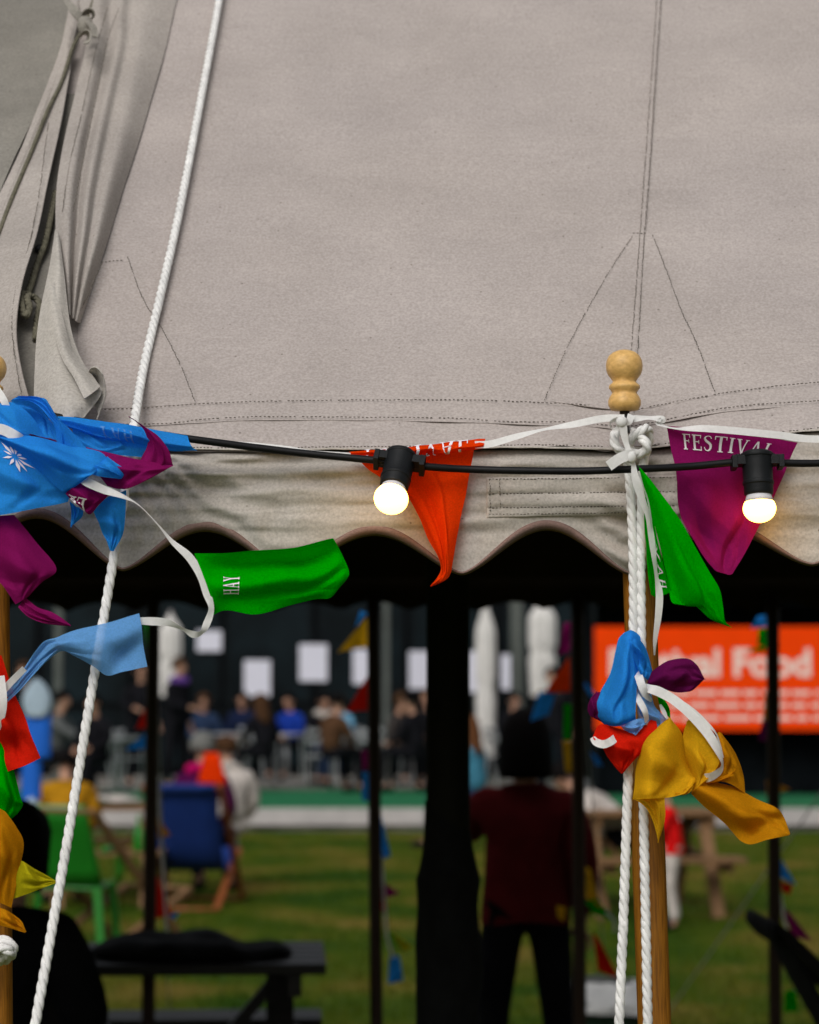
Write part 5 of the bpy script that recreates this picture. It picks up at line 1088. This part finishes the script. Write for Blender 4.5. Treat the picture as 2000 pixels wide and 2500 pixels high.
P_('teenager with dark hair in a maroon jumper standing beside the centre pole', G(1282, 8.62), 4, 'stand', 'c_maroon', 'c_black', 'h_dark', 1.54, 0, ('reach', 'down'), longhair=.45, fluff=1.2, bulk=.97)
P_('person dressed in black sitting at the dark picnic table bottom left', G(-20, 6.6), -20, 'sit', 'c_black', 'c_black', 'h_dark', 1.70, 12, ('table', 'table'), fluff=1.3, longhair=.4)

P_('person in dark coat standing between the lilac scarf and the left far pole', G(345, 32.5, TZ), 190, 'stand', 'c_black', 'c_black', 'h_dark', 1.72, 2, ('down', 'table'))
P_('person in dark navy seated left of the lowest white notice', G(596, 36.4, TZ), 170, 'sit', 'c_navy', 'c_black', 'h_dark', 1.70, 10)
P_('person in black seated directly beneath the lowest white notice', G(648, 31.0, TZ), 35, 'sit', 'c_black', 'c_black', 'h_brown', 1.66, 10, ('table', 'lap'), longhair=True)
P_('person in brown coat seated with back turned near the green carpet', G(805, 30.6, TZ), -40, 'sit', 'c_brown', 'c_black', 'h_dark', 1.68, 12)
P_('person in black seated with back turned left of the centre pole', G(1018, 30.8, TZ), 60, 'sit', 'c_black', 'c_black', 'h_dark', 1.70, 8)
P_('person in dark coat standing at the far left behind the blue banner', G(60, 30.8, TZ), 170, 'stand', 'c_black', 'c_black', 'h_brown', 1.70, 4, ('down', 'table'))
P_('person in black seated at the left behind the mustard jumper', G(245, 28.6, TZ), 150, 'sit', 'c_black', 'c_black', 'h_dark', 1.70, 12)
# ------------------------------------------------------------------ lawn furniture
b = MB(); b.grid([[at(px, py + 3 * nz(px / 9., py / 9.), 18.0 - .05 * math.sin((px - 490) / 28.)) for px in (492 + k * (f - .0) * 0 + (k - 4) * (4 + 5 * f) + 26 for k in range(9))] for f, py in ((0, 1838), (.3, 1860), (.6, 1885), (.85, 1905), (1, 1915))])
o = b.build('orange_cloth', M['flag_orange']); o.modifiers.new('thick', 'SOLIDIFY').thickness = .01; tag(o, 'orange cloth thrown over the top of the blue deckchair', 'cloth')
deckchair('blue sling deckchair with red brown wooden frame seen from behind', G(478, 17.8), -6, 'sling')
deckchair('second wooden deckchair with only its frame showing beside the green chair', G(262, 14.4), -32, None, 'picnic')
plastic_chair('bright green plastic chair behind the white slanting rope', G(172, 14.6), -4)
picnic_table('brown wooden picnic table with papers left of the blue deckchair', G(268, 18.2), 3, 'picnic', .95)
picnic_table('brown wooden picnic table behind the right pole', G(1560, 17.4), 8, 'picnic', 1.15)
picnic_table('shade-darkened wooden picnic table at the bottom left under the tent', G(420, 8.0), 3, 'picnic_shaded', 1.05)
# papers and a cloth lying on the brown table
b = MB(); g = []
for j in range(12):
    g.append([(x, y, .775 + .05 * max(0, math.sin(x * 5 + 1.6)) * max(0, math.cos(y * 5)) + .015 * nz(x * 9, y * 9)) for x in [-.45 + i * .045 for i in range(16)] for y in [-.25 + j * .04]])
b.grid(g); o = b.build('white_cloth', M['c_white']); o.location = G(275, 18.2); tag(o, 'crumpled white cloth lying on the brown picnic table', 'cloth')
for px, l, c_ in [(318, 'green bottle standing on the bench end near the far left pole', 'green_plastic')]:
    b = MB(); b.lathe([(.03, 0), (.035, .01), (.035, .15), (.014, .20), (.013, .26), (.015, .27)], (0, 0, 0), 14); o = b.build('bottle', M[c_]); o.location = G(342, 17.2, .455); tag(o, l, 'bottle')
# things on the dark table
b = MB(); b.ball((0, 0, .03), (.34, .20, .045), 28, 12)
for i, v in enumerate(b.v): b.v[i] = (v[0] + .02 * nz(v[1] * 9, v[2] * 9), v[1], max(0, v[2] + .035 * nz(v[0] * 8, v[1] * 8) - .05 * max(0, v[0])))
o = b.build('coat', M['black_cloth']); o.location = G(470, 7.9, .754); tag(o, 'dark coat heaped on the dark picnic table', 'coat')
# black folding chair at right edge
deckchair('black deckchair in silhouette at the right edge of the picture', G(2226, 7.3, .0), -88, 'black_cloth', 'black_pole')
# bin with a white bag near the right pole
b = MB(); g = []
for j in range(6):
    f = j / 5; g.append([((.20 + .04 * f) * math.cos(q), (.20 + .04 * f) * math.sin(q), .48 * f) for q in [k * 2 * math.pi / 24 for k in range(25)]])
b.grid(g); bi = thing('waste_bin', 'dark green bin lined with a white plastic bag at the foot of the right pole', 'bin', G(1470, 10.6)); b.build('tub', M['bin'], bi)
b = MB(); g = []
for j in range(10):
    f = j / 9; rr = .255 - .12 * f ** 2; g.append([(rr * (1 + .12 * nz(math.cos(q) * 3, math.sin(q) * 3, f * 4)) * math.cos(q), rr * (1 + .12 * nz(math.cos(q) * 3, math.sin(q) * 3, f * 4 + 3)) * math.sin(q), .40 + .22 * f + .05 * nz(q * 2, f * 3)) for q in [k * 2 * math.pi / 30 for k in range(31)]])
b.grid(g); b.build('liner', M['bag'], bi); bi.scale = (1, 1, .55)
# blue feather banner at the far left
fb = thing('feather_banner', 'upright blue banner with pale drop shaped top at the left edge', 'banner', G(92, 15.0))
def drop(x, z0, z1, w_, m, nm, y=0, tip=True):
    b = MB(); g = []
    for j in range(14):
        f = j / 13; rr = w_ * (math.sin(math.pi * min(1, .18 + f * .82)) ** .75 if tip else 1); g.append([(x + rr * u, y - .02 * math.cos(u * 1.5), z0 + (z1 - z0) * f) for u in (-1, -.5, 0, .5, 1)])
    b.grid(g); o = b.build(nm, M[m], fb); o.modifiers.new('thick', 'SOLIDIFY').thickness = .006
zz = lambda py: Z_(py, 15.0)
drop(.0, zz(1752), zz(1655), .095, 'feather_pale', 'top_panel', -.02)
drop(.005, zz(1852), zz(1740), .085, 'feather', 'upper_panel', 0, False); drop(-.035, zz(1955), zz(1850), .065, 'feather', 'lower_panel', .01, False); drop(-.03, zz(1985), zz(1945), .055, 'feather_pale', 'bottom_panel', -.01)
b = MB(); b.tube([(-.09, .03, 0), (-.09, .03, zz(1660))], .012, 8); b.build('pole', M['steel'], fb)

# ------------------------------------------------------------------ bunting wound round the far poles
def far_bunting(label, flags, ribs, Y=YB + .26):
    t = thing('bunting', label, 'bunting'); bs = lambda px, py, d=0: at(px, py, Y - d)
    for m, pts in flags:
        n = len(pts)
        if n == 3: rows = [[(*pts[0], .0), (*pts[1], .02)], [((pts[0][0] * .4 + pts[2][0] * .6), (pts[0][1] * .4 + pts[2][1] * .6), .05), ((pts[1][0] * .4 + pts[2][0] * .6), (pts[1][1] * .4 + pts[2][1] * .6), -.01)], [(*pts[2], .03), (pts[2][0] + 1, pts[2][1] + 1, .03)]]
        else: rows = [[(*pts[0], .0), (*pts[1], .03)], [((pts[0][0] + pts[3][0]) / 2, (pts[0][1] + pts[3][1]) / 2, .04), ((pts[1][0] + pts[2][0]) / 2, (pts[1][1] + pts[2][1]) / 2, 0)], [(*pts[3], .0), (*pts[2], .03)]]
        cloth('flag', m, t, [rows], base=bs, nu=8, nv=12, wr=.01, ws=7.)
    for r_ in ribs: ribbon('ribbon', [(x, y, .03, 20) for x, y in r_], t, 4, n=30, base=bs)
far_bunting('small flags wound down the left far pole, red near the lawn', [('flag_red', [(362, 1715), (365, 1780), (330, 1780)]), ('flag_blue', [(362, 1785), (362, 1830), (305, 1830)]), ('flag_red', [(376, 2120), (420, 2230), (378, 2245)]), ('flag_blue', [(410, 2232), (438, 2228), (425, 2246)]), ('flag_amber', [(384, 1990), (418, 2040), (386, 2046)]), ('flag_green', [(352, 1520), (362, 1520), (358, 1590)])], [[(385, 1900), (390, 2000), (400, 2150), (408, 2290)]])
far_bunting('small flags wound down the far pole left of the centre pole, blue at the bottom', [('flag_yellow', [(897, 1505), (897, 1580), (825, 1592)]), ('flag_blue', [(880, 1492), (897, 1498), (868, 1530)]), ('flag_red', [(897, 1650), (897, 1735), (845, 1738)]), ('flag_purple', [(882, 1830), (900, 1830), (900, 1880), (884, 1880)]), ('flag_blue', [(884, 1885), (900, 1885), (900, 1955), (884, 1955)]), ('flag_blue', [(930, 1985), (955, 2090), (930, 2100)]), ('flag_purple', [(930, 2150), (978, 2182), (932, 2195)]), ('flag_red', [(930, 2195), (945, 2200), (948, 2225), (932, 2225)]), ('flag_lime', [(955, 2275), (1010, 2312), (985, 2325)]), ('flag_green', [(950, 2275), (960, 2280), (975, 2330)]), ('flag_blue', [(952, 2330), (975, 2332), (985, 2395), (948, 2402)])], [[(930, 2080), (936, 2150), (945, 2280), (960, 2340)]])
far_bunting('small flags wound down the far pole behind the maroon jumper', [('flag_purple', [(1378, 1520), (1394, 1520), (1392, 1590), (1362, 1600)]), ('flag_orange', [(1392, 1600), (1392, 1690), (1330, 1690)]), ('flag_blue', [(1315, 1690), (1358, 1690), (1340, 1745), (1296, 1760)]), ('flag_green', [(1376, 1720), (1394, 1720), (1394, 1805), (1376, 1805)]), ('flag_yellow', [(1372, 1808), (1394, 1808), (1396, 1885), (1380, 1885)]), ('flag_blue', [(1418, 1662), (1432, 1668), (1470, 1715), (1440, 1700)]), ('flag_yellow', [(1424, 2115), (1440, 2120), (1470, 2220), (1428, 2190)]), ('flag_green', [(1428, 2200), (1460, 2195), (1510, 2255), (1450, 2230)]), ('flag_red', [(1446, 2275), (1460, 2290), (1512, 2390), (1460, 2370)]), ('flag_yellow', [(1358, 2210), (1382, 2215), (1378, 2250), (1362, 2240)]), ('flag_blue', [(1440, 1835), (1460, 1850), (1472, 1870), (1455, 1868)])], [[(1480, 2225), (1500, 2250), (1500, 2275)]])
far_bunting('small flags wound down the far pole in front of the orange banner', [('flag_blue', [(1850, 1505), (1876, 1500), (1880, 1530), (1832, 1535)]), ('flag_green', [(1852, 1535), (1880, 1535), (1876, 1580), (1848, 1575)]), ('flag_green', [(1872, 1575), (1866, 1592), (1820, 1588)]), ('flag_amber', [(1868, 1690), (1880, 1690), (1878, 1760), (1862, 1760)]), ('flag_plum', [(1862, 1760), (1882, 1760), (1872, 1812), (1852, 1805)]), ('flag_amber', [(1868, 1905), (1930, 1925), (1872, 1950)]), ('flag_blue', [(1898, 2080), (1945, 2160), (1902, 2140)]), ('flag_red', [(1905, 2150), (1936, 2160), (1930, 2185), (1912, 2178)]), ('flag_purple', [(1912, 2220), (1926, 2222), (1985, 2300), (1935, 2285)]), ('flag_green', [(1918, 2420), (1945, 2415), (1950, 2470), (1916, 2470)])], [[(1905, 2180), (1915, 2240), (1935, 2330), (1945, 2420)]])
